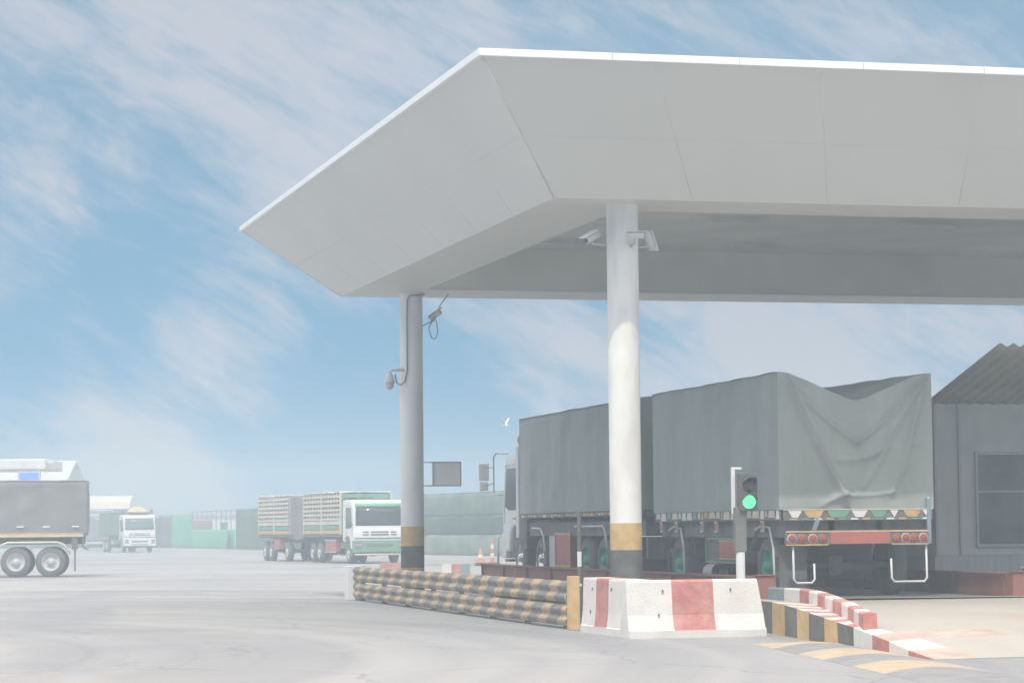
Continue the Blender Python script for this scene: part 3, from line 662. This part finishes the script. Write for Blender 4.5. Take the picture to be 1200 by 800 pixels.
# ------------------------------------------------------------------ truck and drawbar trailer on the weighbridge
def deco_strip(root, x, y0, y1, z0, z1, side, seed=0):       # painted flower/geometric valance along a body
    m = M(); random.seed(seed); y = y0; pal = [0, 1, 2, 0, 3, 0, 1]
    m.box(min(x, x-side*-.03), max(x, x-side*-.03), y0, y1, z0, z1, 4)
    while y < y1-.1:
        w = random.uniform(.12, .38); k = random.choice(pal); yy = min(y+w, y1)
        h0 = z0+(z1-z0)*random.uniform(.05, .35)
        xx = x+side*.03
        m.prism([(y+.02, h0), (yy-.02, h0), (yy-.06, z1-.02), (y+.05, z1-.02)], min(xx, xx+side*.008), max(xx, xx+side*.008), 'X', k)
        y = yy+.01
    return m.build('painted_valance', [CREAM, YEL, GRN, W, CHAS], root)
TX = 15.65; HWd = 1.35
tr = thing('drawbar_trailer', 'high trailer under a creased dark tarpaulin on the weighbridge, red rear bumper bar towards us', 'trailer', (TX, 39.4, .35))
zd = 1.43    # local deck height (world 1.78)
tarp_cover(tr, -HWd, HWd, 0, 6.9, zd, 3.72, TARP, sag=.54, rear_folds=True, seed=1)
M().box(-1.24, 1.24, .03, 6.85, zd-.10, zd-.004).build('load_floor', CHAS, tr)
under(tr, -1.2, 1.2, .1, 6.8, zd-.12)
M().box(-1.22, 1.22, .10, 6.8, .98, 1.28, 0).build('underbody', CHAS, tr)
deco_strip(tr, -1.31, 0.02, 6.85, zd-.17, zd+.01, -1, 3)
for y in (.9, 3.3, 4.1, 5.6, 6.5):
    m = M(); m.box(-1.335, -1.31, y-.07, y+.07, zd-.36, zd-.172, 0).box(-1.345, -1.336, y-.04, y+.04, zd-.33, zd-.2, 1); m.build('hanging_tag', [CREAM, RED], tr)
# rear valance
m = M(); m.box(-1.30, 1.30, -.05, -.02, zd-.18, zd+.0, 4); m.box(-1.3, 1.3, -.065, -.0505, zd-.012, zd+.006, 0)
for i, (x0, x1, k) in enumerate(((-1.22, -.98, 3), (-.95, -.6, 1), (-.55, -.15, 2), (-.12, .16, 3), (.2, .5, 2), (.55, .7, 3), (.78, 1.1, 1), (1.12, 1.24, 3))):
    m.prism([(x0, zd-.02), (x1, zd-.02), (x1-.07, zd-.13), (x0+.07, zd-.13)], -.062, -.0505, 'Y', k)
for i in range(12): x = -1.2+i*.21; m.prism([(x, zd-.17), (x+.16, zd-.17), (x+.13, zd-.142), (x+.03, zd-.142)], -.060, -.0505, 'Y', (1, 2, 3)[i % 3])
m.build('rear_valance', [CREAM, YEL, GRN, W, CHAS], tr)
rb = M(); rb.box(-1.28, 1.20, -.10, -.03, .86, 1.06); rbo = rb.build('rear_bumper', CHAS, tr, bevel=.01)
M().box(-.52, .52, -.115, -.1005, .87, 1.05).build('red_plate', RED, rbo)
M().box(-1.28, 1.2, -.112, -.1005, 1.055, 1.085).box(-1.28, -.55, -.110, -.1005, .845, .868).box(.55, 1.2, -.110, -.1005, .845, .868).build('trim_edge', YEL, rbo)
for x in (-1.18, -1.0, -.82, -.65, .64, .80, .95, 1.11):
    q = M(); q.lathe([(.082, -.10), (.082, -.118), (.068, -.12)], axis='Y', c=(x, 0, .955), n=18, mi=0); q.lathe([(.068, -.119), (.05, -.13), (.002, -.137)], axis='Y', c=(x, 0, .955), n=18, mi=1)
    q.build('tail_lamp', [LAMPC if x in (-1.18, -.82, .8, 1.11) else CHAS, REDLAMP], tr)
for sx_, xa, xb in ((-1, -1.14, -.78), (1, .56, 1.18)):
    m = M(); pts = [(xa, -.04, .88), (xa, -.06, .30), (xa+.05, -.06, .24), (xb-.05, -.06, .24), (xb, -.06, .30), (xb, -.04, .88 if sx_ > 0 else .55)]
    if sx_ > 0: pts[0] = (xa, -.04, .62)
    m.tube(pts, .019, 8); m.build('rear_step', W, tr)
M().box(-.035, .035, -.03, .0, .22, .60, mt=Matrix.Translation((-.93, -.04, .72)) @ Matrix.Rotation(R(22), 4, 'Y')).build('brace', BLUEG, tr)
M().box(1.20, 1.27, -.07, -.02, .86, 1.6).build('corner_post', BLUEG, tr, bevel=.006)
M().lathe([(.026, 0), (.026, .02)], axis='Z', c=(1.24, -.03, 1.60), n=8).build('corner_cap', W, tr)
for y in (1.15, 5.95):
    axle(tr, y, .5)
    for s in (-1, 1): wheel(tr, s*1.17, y, .5, s, RIMT)
fender(tr, -1.26, 1.15, .5, .62, -1, CHAS, a0=25, a1=165); fender(tr, -1.26, 5.95, .5, .62, -1, CHAS, a0=25, a1=165)
for y in (1.15, 5.95):
    M().tube([(-1.27, y-.45, 1.14), (-1.27, y-.62, .80), (-1.27, y-.66, .12)], .02, 6).tube([(-1.27, y-.45, 1.14), (-1.27, y-.05, 1.17), (-1.27, y+.3, 1.10)], .018, 6).build('mudguard_stay', W, tr)
    M().box(-1.2, -.72, y-.70, y-.68, .1, .86).build('mud_flap', RUB, tr)
m = M(); m.box(-1.22, -.75, 2.2, 4.15, .55, .95); bo = m.build('toolbox', CHAS, tr, bevel=.01)
f_ = M()
for (a, b_, c_, e_) in ((2.2, 4.15, .94, .97), (2.2, 4.15, .53, .56), (2.2, 2.23, .56, .94), (4.12, 4.15, .56, .94)): f_.box(-1.25, -1.222, a, b_, c_, e_)
f_.build('toolbox_frame', GRN, bo)
M().box(-1.255, -1.222, 2.45, 3.35, .62, .90).build('red_plate', RED, bo); M().box(-1.248, -1.2225, 2.41, 3.39, .59, .619).box(-1.248, -1.2225, 2.41, 3.39, .901, .93).build('plate_edge', YEL, bo)
M().box(-1.1, 1.1, 5.2, 6.7, .62, .975).build('turntable_filler', CHAS, tr)  # full-width dark block, added to shut out light showing beneath the trailer
M().box(-1.0, 1.0, 1.9, 2.1, .25, .97).build('underside_filler', RUB, tr)  # dark board added across the underside so no brightness shows through
M().box(-1.15, 1.15, 6.65, 6.7, .15, .7).build('front_filler', RUB, tr)  # another added dark sheet, blocks the light at the coupling gap
M().tube([(0, 6.8, .75), (0, 7.8, .7)], .06, 8).build('drawbar', CHAS, tr)
M().lathe([(.16, 0), (.16, .5)], axis='Y', c=(-.9, 4.4, .35), n=16).build('air_tank', GREY, tr)

tk = thing('cargo_truck', 'tarpaulin covered cargo truck with white cab on the weighbridge, ahead of the high trailer', 'truck', (TX, 47.1, .35))
tarp_cover(tk, -HWd, HWd, 0, 9.5, 1.5, 3.70, TARP, sag=.12, seed=9)
M().box(-1.24, 1.24, .03, 9.4, 1.4, 1.49).build('load_floor', CHAS, tk)
under(tk, -1.2, 1.2, .1, 9.3, 1.39)
M().box(-1.2, 1.2, .2, 9.2, 1.0, 1.30, 0).build('underbody', CHAS, tk)
deco_strip(tk, -1.31, .02, 9.4, 1.40, 1.49, -1, 5)
M().box(-1.15, 1.15, 2.2, 2.25, .12, .98).build('mud_flap', RUB, tk)  # full-width dark flap, added to keep the space under the truck dark
M().box(-1.2, 1.2, .1, .2, .55, .98).build('rear_bumper', CHAS, tk)
for y in (3.3, 4.62): axle(tk, y, .5)
for y in (3.3, 4.62):
    for s in (-1, 1): wheel(tk, s*1.17, y, .5, s, RIMT)
for y in (8.35, 10.25):
    axle(tk, y, .5)
    for s in (-1, 1): wheel(tk, s*1.17, y, .5, s, CHROME)
M().tube([(-1.28, 2.62, .75), (-1.28, 2.78, 1.12), (-1.28, 2.95, 1.2), (-1.28, 5.1, 1.2)], .022, 6).build('mudguard_stay', W, tk)
M().tube([(-1.28, 7.55, .65), (-1.28, 7.68, 1.0), (-1.28, 7.95, 1.16), (-1.28, 8.7, 1.18)], .022, 6).build('mudguard_stay', W, tk)
m = M(); m.box(-1.24, -.7, 5.6, 6.8, .35, 1.05); bo = m.build('toolbox', RED, tk, bevel=.01)
f_ = M()
for (a, b_, c_, e_) in ((5.56, 6.84, 1.02, 1.07), (5.56, 6.84, .33, .38), (5.56, 5.62, .38, 1.02), (6.78, 6.84, .38, 1.02)): f_.box(-1.26, -1.242, a, b_, c_, e_)
f_.build('toolbox_frame', YEL, bo)
M().box(-1.2, -.7, 7.0, 7.5, .2, 1.0).build('battery_box', GREY, tk, bevel=.01)
cabE = bpy.data.objects.new('cab', None); C.objects.link(cabE); cabE.parent = tk; cabE.location = (0, 11.75, -.02)
cab(cabE, 2.4, 2.95, mirrors=False)
M().box(-1.35, -1.12, 9.66, 9.9, .95, 3.05).build('exhaust_stack', W, tk, bevel=.03)
M().lathe([(.05, 3.05), (.05, 3.12), (.075, 3.13), (.075, 3.24), (.05, 3.29), (.002, 3.30)], c=(-1.25, 9.78, 0), n=14).build('beacon', mat('amber_beacon', (.62, .34, .10), .3), tk)
ml = M(); ml.tube([(-1.12, 11.4, 2.92), (-1.22, 12.3, 2.96), (-1.25, 12.42, 2.86), (-1.25, 12.42, 2.05), (-1.2, 12.3, 1.96), (-1.15, 11.7, 1.98)], .018, 8)
ml.tube([(-1.25, 12.42, 2.62), (-1.34, 12.85, 2.64)], .014, 6).tube([(-1.25, 12.42, 2.25), (-1.34, 12.85, 2.2)], .014, 6); mo = ml.build('mirror_frame', STEEL, tk)
M().box(-1.52, -1.26, 12.82, 12.90, 2.32, 2.74).box(-1.50, -1.28, 12.82, 12.90, 2.08, 2.29).build('mirror', W, mo, bevel=.025)
M().tube([(-1.26, 12.0, .3), (-1.26, 12.0, .95), (-1.2, 12.0, 1.0)], .03, 6).build('guard_rod', W, tk)
M().box(-1.18, 1.18, 9.53, 9.9, .7, 1.1).build('rear_cab_frame', CHAS, tk)

# ------------------------------------------------------------------ grey covered trailer on the left
sr = R(83); base = Vector((7.25, 90.5, 0))+Vector((math.cos(sr), math.sin(sr), 0))*1.25
lt = thing('covered_trailer', 'grey tarpaulin covered trailer with tandem wheels at the left edge of the yard', 'trailer', base, sr)
tarp_cover(lt, -1.25, 1.25, 0, 10.5, 1.53, 3.38, TARPG, sag=.05, seed=21, nys=60, nx=12, nzs=18)
M().box(-1.22, 1.22, .03, 10.4, 1.42, 1.52).build('load_floor', CHAS, lt)
under(lt, -1.2, 1.2, .1, 10.3, 1.41)
m = M(); m.box(-1.27, -1.24, .1, 10.4, 1.38, 1.52, 0).box(-1.275, -1.2705, .1, 10.4, 1.40, 1.45, 1); m.build('side_stripe', [YEL, CREAM], lt)
m = M()
for y in (.25, 1.25, 2.15, 3.0, 3.9, 4.8, 5.7): m.box(-1.315, -1.305, y, y+.24, 1.72, 1.77)
m.build('reflective_tags', W, lt)
for y in (1.22, 2.42):
    axle(lt, y, .52)
    for s in (-1, 1): wheel(lt, s*1.2, y, .52, s, GREY, r=.53)
for y in (8.8,):
    axle(lt, y, .52)
    for s in (-1, 1): wheel(lt, s*1.2, y, .52, s, GREY, r=.53)
m = M(); m.tube([(-1.27, .55, .80), (-1.27, .80, 1.14), (-1.27, 1.0, 1.2), (-1.27, 2.7, 1.2), (-1.27, 2.95, 1.1), (-1.27, 3.2, .72)], .04, 8); m.build('mudguard', CREAM, lt)
M().box(-1.2, -.7, .38, .42, .2, .95).box(-1.25, -1.0, .3, .5, .95, 1.35).build('mud_flap', RUB, lt)
M().tube([(-1.2, .1, 1.4), (-1.2, .12, 1.05), (-1.2, .02, .98)], .03, 6).build('rear_hook', CHAS, lt)

# ------------------------------------------------------------------ stake-sided truck and trailer
def stake_box(root, y0, y1, z0, z1, hw=1.22, bays=2, load=BLUES, name='stake_side'):
    for s in (-1, 1):
        m = M(); x = s*hw
        nb = bays
        for k in range(nb+1):
            y = y0+(y1-y0)*k/nb; m.box(x-.05, x+.05, y-.07 if k else y, y+.07 if k < nb else y, z0, z1)
        rows_ = 9; hh = (z1-z0)/rows_
        for r_ in range(rows_):
            za = z0+r_*hh
            solidrow = r_ < 3
            for k in range(nb):
                ya = y0+(y1-y0)*k/nb+.072; yb = y0+(y1-y0)*(k+1)/nb-.072
                m.box(x-.03, x+.03, ya, yb, za+.02, za+(hh*.93 if solidrow else hh*.56), 1 if r_ == 1 else (2 if r_ == 0 else 0))
                if not solidrow:
                    for q in range(1, 6): yy = ya+(yb-ya)*q/6; m.box(x-.032, x+.032, yy-.025, yy+.025, za+hh*.56, za+hh+.0199)
        m.build(name, [CREAM, GRN, YEL], root)
    for yy, nm in ((y1, 'front_board'), (y0, 'tail_board')):
        m = M()
        for r_ in range(8): za = z0+(z1-z0)*r_/8; m.box(-hw+.06, hw-.06, yy-.04, yy+.04, za+.02, za+(z1-z0)/8-.03)
        for q in range(4): x = -hw+.1+(2*hw-.2)*q/3; m.box(x-.04, x+.04, yy-.06, yy+.06, z0, z1)
        m.build(nm, GRN, root)
    M().box(-hw, hw, y0, y1, z0-.12, z0-.004).build('load_floor', CHAS, root)
    M().box(-hw+.12, hw-.12, y0+.15, y1-.15, z0, z0+(z1-z0)*.55).build('load', load, root)
    def tf(u, v):
        x = -hw-.03+(2*hw+.06)*u; y = y0+(y1-y0)*v; return (x, y, z1+.05+.04*nz(x*2, y*2)+.02*math.sin(y*9))
    m = M(); m.grid(tf, 10, 24); m.build('rolled_cover', CREAM, root, solid=.04, recalc=False)
def head(dx, dy): return math.atan2(-dx, dy)
rz = head(1.55, -18.8)
hd = Vector((-math.sin(rz), math.cos(rz), 0))
f0 = Vector((22.52, 115.4, 0))
st_t = thing('stake_truck', 'parked cream stake-sided truck with white cab, green bumper and dark windscreen, beside the far column', 'truck', f0, rz, 'white cab trucks coming across the yard')
cab(st_t, 2.46, 2.92, bumper=GRN, visor=MINT)
M().box(-1.0, 1.0, .12, .135, .55, .66).build('crash_bar', GRN, st_t)
M().tube([(-1.2, .15, .42), (1.2, .15, .42)], .04, 8).build('lower_bar', CREAM, st_t)
stake_box(st_t, -9.3, -2.3, 1.35, 3.25, bays=2)
under(st_t, -1.1, 1.1, -9.2, -1.9, 1.22)
for y in (-1.18,):
    axle(st_t, y, .5); [wheel(st_t, s*1.15, y, .5, s, RIMW) for s in (-1, 1)]
for y in (-6.6, -7.95):
    axle(st_t, y, .5); [wheel(st_t, s*1.15, y, .5, s, RIMW) for s in (-1, 1)]
for a_, b_ in ((1.0, 1.2), (-1.2, -1.0)): M().box(a_, b_, -5.2, -3.2, .55, 1.05).build('side_guard', RED, st_t)
M().box(1.205, 1.22, -5.25, -3.15, 1.06, 1.10).box(1.205, 1.22, -5.25, -3.15, .5, .54).build('guard_edge', W, st_t)
p2 = f0-hd*12.0
st_r = thing('stake_trailer', 'cream stake-sided trailer coupled behind the parked white cab truck', 'trailer', p2, rz)
stake_box(st_r, -7.0, 0, 1.35, 3.25, bays=2)
under(st_r, -1.1, 1.1, -6.9, -.1, 1.22)
for y in (-1.1, -4.6, -5.95):
    axle(st_r, y, .5); [wheel(st_r, s*1.15, y, .5, s, RIMW) for s in (-1, 1)]
M().box(1.0, 1.2, -3.6, -2.4, .6, 1.1).build('side_guard', RED, st_r)
M().tube([(0, 0, .8), (0, 1.9, .75)], .05, 8).build('drawbar', CHAS, st_r)
m = M()
def dc(u, v):
    x = 1.28+.05*math.sin(u*14)+.03*nz(u*6, v*5); y = -.2+1.3*u; return (x-(.55*u), y, 3.3-2.0*v-.3*math.sin(u*3.1)*v)
m.grid(dc, 14, 16); m.build('hanging_cover', TARPG, st_r, solid=.02, recalc=False)
m = M(); m.grid(lambda u, v: (1.25-2.5*u, .12+.10*nz(u*8, v*5), 3.3-2.0*v), 16, 16); m.build('front_cover', TARPG, st_r, solid=.02, recalc=False)

# ------------------------------------------------------------------ far truck
rz2 = head(1.3, -13.7); f2 = Vector((20.05, 199.3, 0))
ft = thing('cargo_truck', 'distant white cab truck with a straw coloured load on its cab roof', 'truck', f2, rz2, 'white cab trucks coming across the yard')
cab(ft, 2.46, 2.9, glass=GLASSG)
m = M(); m.box(-1.1, 1.1, -1.6, -.5, 2.96, 3.1); m.build('roof_rack', CHAS, ft)
m = M(); m.grid(lambda u, v: (-.8+1.6*u, -1.5+1.2*v, 3.1+.42*math.sin(math.pi*u)**.6*math.sin(math.pi*v)**.5+.04*nz(u*5, v*5)), 14, 8); m.build('roof_load', SACK, ft)
for s in (-1, 1): M().box(s*1.1-.1, s*1.1+.1, -1.0, -.8, 2.96, 3.32).build('roof_lamp', CHAS, ft, bevel=.03)
for x in (-.75, -.3, .3, .75): M().tube([(x, -.42, 2.98), (x, -.40, 2.98)], .07, 10).build('marker_lamp', ORANGE, ft)
tarp_cover(ft, -1.22, 1.22, -10.5, -2.2, 1.3, 3.15, NETM, seed=4, nys=24, nx=8, nzs=8)
under(ft, -1.1, 1.1, -10.4, -1.9, 1.28)
for y in (-1.18, -7.6, -8.9):
    axle(ft, y, .5); [wheel(ft, s*1.15, y, .5, s, RIMW, detail=False) for s in (-1, 1)]
# tarped truck seen from behind
rt = thing('covered_truck', 'distant truck seen from behind with a slumped grey tarpaulin, partly hidden by the grey trailer', 'truck', (19.7, 231.5, 0), R(-3))
tarp_cover(rt, -1.25, 1.25, 0, 8, .95, 3.0, TARPG, sag=.3, rear_folds=False, seed=33, nys=20, nx=16, nzs=12)
M().box(-1.2, 1.2, .02, 8, .82, .94).build('load_floor', CHAS, rt)
M().box(-1.2, 1.2, -.04, .0, .55, .75).build('rear_bumper', GREY, rt)
M().box(-1.2, 1.2, -.1, -.05, 3.08, 3.18).box(-1.2, 1.2, -.1, -.05, 3.5, 3.6).box(1.1, 1.2, -.1, -.05, 2.6, 3.6).build('rear_rail', W, rt)
for y in (1.5, 2.8, 6.8):
    axle(rt, y, .5); [wheel(rt, s*1.15, y, .5, s, GREY, detail=False) for s in (-1, 1)]

# ------------------------------------------------------------------ netting fences
def fence(label, pts, bands, step=3.0, h=3.2, post=True, grp=None, gaps=()):
    bx, by = pts[0]
    o = thing('netting_fence', label, 'fence', (bx, by, 0), 0, grp)
    seg = []; 
    for (x0, y0), (x1, y1) in zip(pts, pts[1:]):
        L_ = math.hypot(x1-x0, y1-y0); k = max(1, int(L_/step))
        for i in range(k): seg.append((x0+(x1-x0)*i/k, y0+(y1-y0)*i/k))
    seg.append(pts[-1])
    for j, (x, y) in enumerate(seg):
        M().tube([(x-bx, y-by, 0), (x-bx, y-by, h+.12)], .045, 6).build('post', CHAS, o)
    m = M(); 
    for (a, b_) in zip(seg, seg[1:]): m.tube([(a[0]-bx, a[1]-by, h+.05), (b_[0]-bx, b_[1]-by, h+.05)], .03, 5)
    m.build('top_rail', CHAS, o)
    for (z0, z1, mt_) in bands:
        m = M(); nn_ = (len(seg)-1)*6
        def fn(u, v):
            s_ = u*(len(seg)-1); i = min(int(s_), len(seg)-2); f = s_-i
            x = seg[i][0]+(seg[i+1][0]-seg[i][0])*f; y = seg[i][1]+(seg[i+1][1]-seg[i][1])*f
            bl = .10*math.sin(math.pi*f)*math.sin(math.pi*v)+.07*nz(s_*2.3, z0*3, v*2)
            zz = z0+(z1-z0)*v+(.06*nz(s_*1.7, z1) if v > .9 else 0)
            return (x-bx-.07-bl, y-by-bl*.2, zz)
        m.grid(fn, nn_, 6); m.build('netting', mt_, o, solid=.01, recalc=False)
    return o
G_ = 'green netting fence round the yard'
fence('tall dark green netting fence, left stretch behind the distant white cab truck', [(-50, 300), (22.0, 268), (27.13, 256), (27.5, 253)], [(0, 3.0, NETD)], 6, 3.1, grp=G_)
fence('dull brown section of fence just left of the bright green sheet', [(27.5, 253), (28.08, 248)], [(0, 3.05, NETB)], 3, 3.1, grp=G_)
fence('bright mint green sheet hung full height on the fence, left of the torn gap', [(28.08, 248), (29.05, 240.2)], [(0, 3.1, NETG)], 3.7, 3.1, grp=G_)
fence('bare fence frame over a low sagging bright green sheet, with a pale building showing through', [(29.09, 240), (30.72, 222.4)], [(0, 1.75, NETG)], 1.8, 3.35, grp=G_)
fence('dark green netting fence between the torn gap and the stake-sided trailer', [(30.75, 222), (31.4, 208), (32.48, 158)], [(0, 3.4, NETD)], 4, 3.4, grp=G_)
fence('three-tone grey-green netting fence behind the far column and the blank sign', [(32.5, 157.6), (34.4, 140), (60, 120), (100, 106)], [(0, 1.2, NETL), (1.2, 2.3, NETD), (2.3, 3.6, NETM)], 3.5, 3.6, grp=G_)
dp = M(); dp.grid(lambda u, v: (-.5*u+.2*math.sin(v*3), -2.6*u, 1.75-1.9*v*(1-.25*u)), 10, 10)
tag(dp.build('fallen_sheet', NETG, loc=(30.35, 225.5, .1), solid=.02, recalc=False), 'loose end of a bright green sheet hanging off the torn fence frame', 'sheet')

# ------------------------------------------------------------------ far buildings
def gable(name, label, pts_base, L_, Wd, hw_, hr, rz, walls, roofm, eave=.4):
    o = thing(name, label, 'building', pts_base, rz)
    M().box(0, L_, 0, Wd, 0, hw_).build('wall', walls, o)
    M().prism([(-eave, hw_-.15), (-eave, hw_), (Wd/2, hr), (Wd+eave, hw_), (Wd+eave, hw_-.15), (Wd/2, hr-.15)], -.5, L_+.5, 'X').build('roof', roofm, o)
    gb = M(); gb.prism([(.1, hw_+.003), (Wd/2, hr-.2), (Wd-.1, hw_+.003)], L_-.2, L_, 'X'); gb.build('gable_end', walls, o)
    dr_ = M(); dr_.box(L_*.55, L_*.55+4, -.06, -.003, 0, 3.6); dr_.build('door', CHAS, o)
    for k in range(5): w = M(); w.box(L_*k/6+1.5, L_*k/6+3.0, -.05, -.003, 3.9, 4.8); w.build('window', GLASS, o)
    return o
gable('warehouse', 'large warehouse with a pale sloping roof rising above the grey trailer at the left', (-26.5, 322, 0), 50, 14, 7.6, 10.4, R(-14), WALLG, ROOFW)
gm2 = thing('storage_shed', 'small distant shed with a cream curved roof beside the warehouse', 'building', (23.6, 301, 0), R(-14))
M().box(0, 5.3, 0, 6, 0, 4.3).build('wall', WALLG, gm2)
M().prism([(-.3, 4.3), (.3, 5.1), (1.4, 5.65), (3, 5.85), (4.6, 5.65), (5.7, 5.1), (6.3, 4.3)], -.3, 5.6, 'X').build('roof', mat('cream_roof', (.72, .64, .53), .6), gm2)
M().box(1.2, 4.0, -.05, -.003, 0, 3.0).build('door', CHAS, gm2)
nb = thing('site_office', 'pale low building with a reddish band seen through the bare fence frame', 'building', (29.6, 264, 0), R(-14))
M().box(0, 7.5, 0, 5, 0, 3.2).build('wall', W, nb); M().box(1.2, 4.4, -.06, -.003, 1.7, 2.7).build('painted_band', BEAM, nb); M().box(-.3, 7.8, -.3, 5.3, 3.203, 3.35).build('roof', GREY, nb)
for x in (.2, 5.2): M().box(x, x+.8, -.05, -.003, 1.4, 2.5).build('window', GLASS, nb)
# neighbouring weigh booth canopy with LED display, behind the grey trailer
bc = thing('booth_canopy', 'white slab canopy roof standing behind the grey trailer at the left edge', 'canopy', (5.0, 133.3, 0), R(-14))
M().box(-9, 3.65, 0, 5, 4.76, 5.30).build('roof_slab', W, bc, bevel=.06)
M().box(3.66, 4.0, .5, .7, 5.1, 5.2).build('gutter_spout', W, bc)
for x in (-7.5, -2.2, 2.4): M().tube([(x, 2.5, 0), (x, 2.5, 4.77)], .15, 12).build('post', W, bc)
ls = thing('led_display', 'blue lit display board hanging under the white slab canopy', 'sign', (7.7, 132.1, 4.1), R(-14))
M().box(-.58, .58, 0, .12, 0, .56).build('casing', GREY, ls, bevel=.01)
M().box(-.48, .48, -.012, -.001, .05, .50).build('screen', BLUELED, ls)
M().tube([(-.3, .06, .56), (-.3, .06, .68)], .02, 6).tube([(.3, .06, .56), (.3, .06, .68)], .02, 6).build('hanger', STEEL, ls)

# ------------------------------------------------------------------ shed on the right
sh = thing('weighbridge_office', 'dark walled office shed with corrugated eave and dark windows at the right behind the trailer', 'building', (19.0, 44, 0))
M().box(0, 9, 0, 6, .95, 3.75).build('wall', WALLD, sh)
M().box(-.05, 9.05, .42, 6.05, 3.753, 3.85).build('rear_roof', ROOFC, sh)
M().box(-.02, 9.02, -.02, 6.02, 0, .947).build('plinth', WALLL, sh)
m = M(); m.grid(lambda u, v: (-.15+9.9*u, -3.2+3.6*v, 4.6-.95*v+.03*math.sin(u*9.9*2*math.pi/.24)), 350, 6); m.build('corrugated_roof', ROOFC, sh, solid=.008, recalc=False)
for x0, x1 in ((.85, 1.85), (2.0, 3.0), (3.6, 4.6), (4.75, 5.75)):
    fr = M()
    fr.box(x0-.04, x0, -.06, -.003, 1.1, 2.85).box(x1, x1+.04, -.06, -.003, 1.1, 2.85).box(x0, x1, -.06, -.003, 1.1, 1.15).box(x0, x1, -.06, -.003, 2.8, 2.85).box(x0, x1, -.055, -.004, 2.1, 2.14)
    w = M(); w.box(x0, x1, -.03, -.004, 1.15, 2.8); wo = w.build('window', WINDOW, sh); fr.build('frame', WALLL, wo)
for x in (.0, .48): M().box(x, x+.05, -.05, -.003, .95, 3.74).build('wall_batten', WALLL, sh)
# small striped blocks
def block(label, loc, rz, sx_, sy_, sz_, seq, name='concrete_block', cat='block'):
    m = M(); k = len(seq)
    for i, q in enumerate(seq): m.box(sx_*i/k+(.001 if i else 0), sx_*(i+1)/k, 0, sy_, 0, sz_, q)
    o = m.build(name, [CONCW, CONCR, BLUEG, KERB], loc=loc); o.rotation_euler = (0, 0, rz); return tag(o, label, cat)
block('low striped concrete block by the right edge, beyond the ramp', (19.3, 41.0, .0), R(-14), 1.1, .5, .52, (1, 1, 0, 1))
block('low white, orange and blue-grey block on the ground behind the crash rail', (19.05, 86.4, 0), R(-14), .95, .4, .32, (0, 1, 2))
block('dark red block lying beyond the left end of the crash rail', (18.7, 95.7, 0), R(-14), 1.1, .4, .28, (1, 1))
cbx = M(); cbx.box(-.18, .18, -.15, .15, 0, .42, 0).box(-.2, .2, -.17, .17, .423, .45, 1).box(-.12, .12, -.156, -.1505, .12, .34, 1)
tag(cbx.build('junction_box', [BLUEG, W], loc=(18.9, 39.6, .35), bevel=.008), 'small blue-grey junction box beside the right end post of the weighbridge', 'box')
lk = M(); lk.box(0, 14, 0, 1.4, 0, .13); o = lk.build('kerb_strip', KERB, loc=(20.5, 105.2, 0)); o.rotation_euler = (0, 0, R(-14)); tag(o, 'low pale concrete kerb island beyond the weighbridge where the cones stand', 'kerb')

def cone(label, loc, h, r, tall=False):
    o = thing('traffic_cone', label, 'cone', loc, 0, 'orange markers beyond the weighbridge')
    m = M()
    if not tall:
        m.lathe([(r, .03), (r*.72, h*.33)], n=16, mi=0); m.lathe([(r*.72, h*.33), (r*.52, h*.55)], n=16, mi=1); m.lathe([(r*.52, h*.55), (r*.15, h), (.01, h)], n=16, mi=0)
    else:
        k = 5
        for i in range(k): m.lathe([(.09-.005*i, .03+(h-.03)*i/k), (.085-.005*i, .03+(h-.03)*(i+1)/k)], n=14, mi=i % 2)
        m.lathe([(.07, h), (.01, h+.02)], n=14)
    m.build('body', [ORANGE, CONCW], o)
    M().box(-r*1.2, r*1.2, -r*1.2, r*1.2, 0, .035).build('base', ORANGE, o, bevel=.01)
cone('orange traffic cone standing left of the tall striped bollard', (24.56, 104, .13), .62, .17)
cone('tall orange and white striped bollard between the traffic cone and the truck cab', (25.07, 104, .13), .95, .16, True)

# bird
bd = thing('bird', 'small pale bird flying with raised wings above the truck cab', 'bird', (26.35, 106.76, 5.95), R(40))
m = M(); m.lathe([(.002, -.19), (.03, -.12), (.055, -.02), (.05, .06), (.03, .12), (.035, .15), (.02, .19), (.002, .22)], axis='Y', n=12)
for s in (-1, 1):
    pr = [(0, .05), (.12, .075), (.26, .05), (.38, -.03), (.22, -.06), (.0, -.05)]
    up = .9
    m.add([(s*a*.75, b_, .02+a*up) for a, b_ in pr]+[(s*a*.75+s*.008, b_, .005+a*up) for a, b_ in pr], [tuple(range(6)), tuple(range(6, 12))[::-1]]+[(i, (i+1) % 6, 6+(i+1) % 6, 6+i) for i in range(6)])
m.add([(-.02, -.15, 0), (.02, -.15, 0), (.05, -.27, .005), (-.05, -.27, .005), (0, -.2, .015)], [(0, 1, 2, 3), (0, 4, 1), (1, 4, 2), (2, 4, 3), (3, 4, 0)])
m.build('body', BIRD, bd)

# ------------------------------------------------------------------ haze volume added to lift the darks, in place of an even pale fade
hz = bpy.data.materials.new('haze'); hz.use_nodes = True; t = hz.node_tree; t.nodes.remove(t.nodes['Principled BSDF'])
pv = t.nodes.new('ShaderNodeVolumePrincipled'); pv.inputs['Density'].default_value = .0042; pv.inputs['Color'].default_value = (.60, .72, .80, 1); pv.inputs['Anisotropy'].default_value = .0
t.links.new(pv.outputs[0], t.nodes['Material Output'].inputs['Volume'])
ho = M().box(-161, 191, -21, 401, -1, 11.2).build('haze', hz); ho['kind'] = 'stuff'
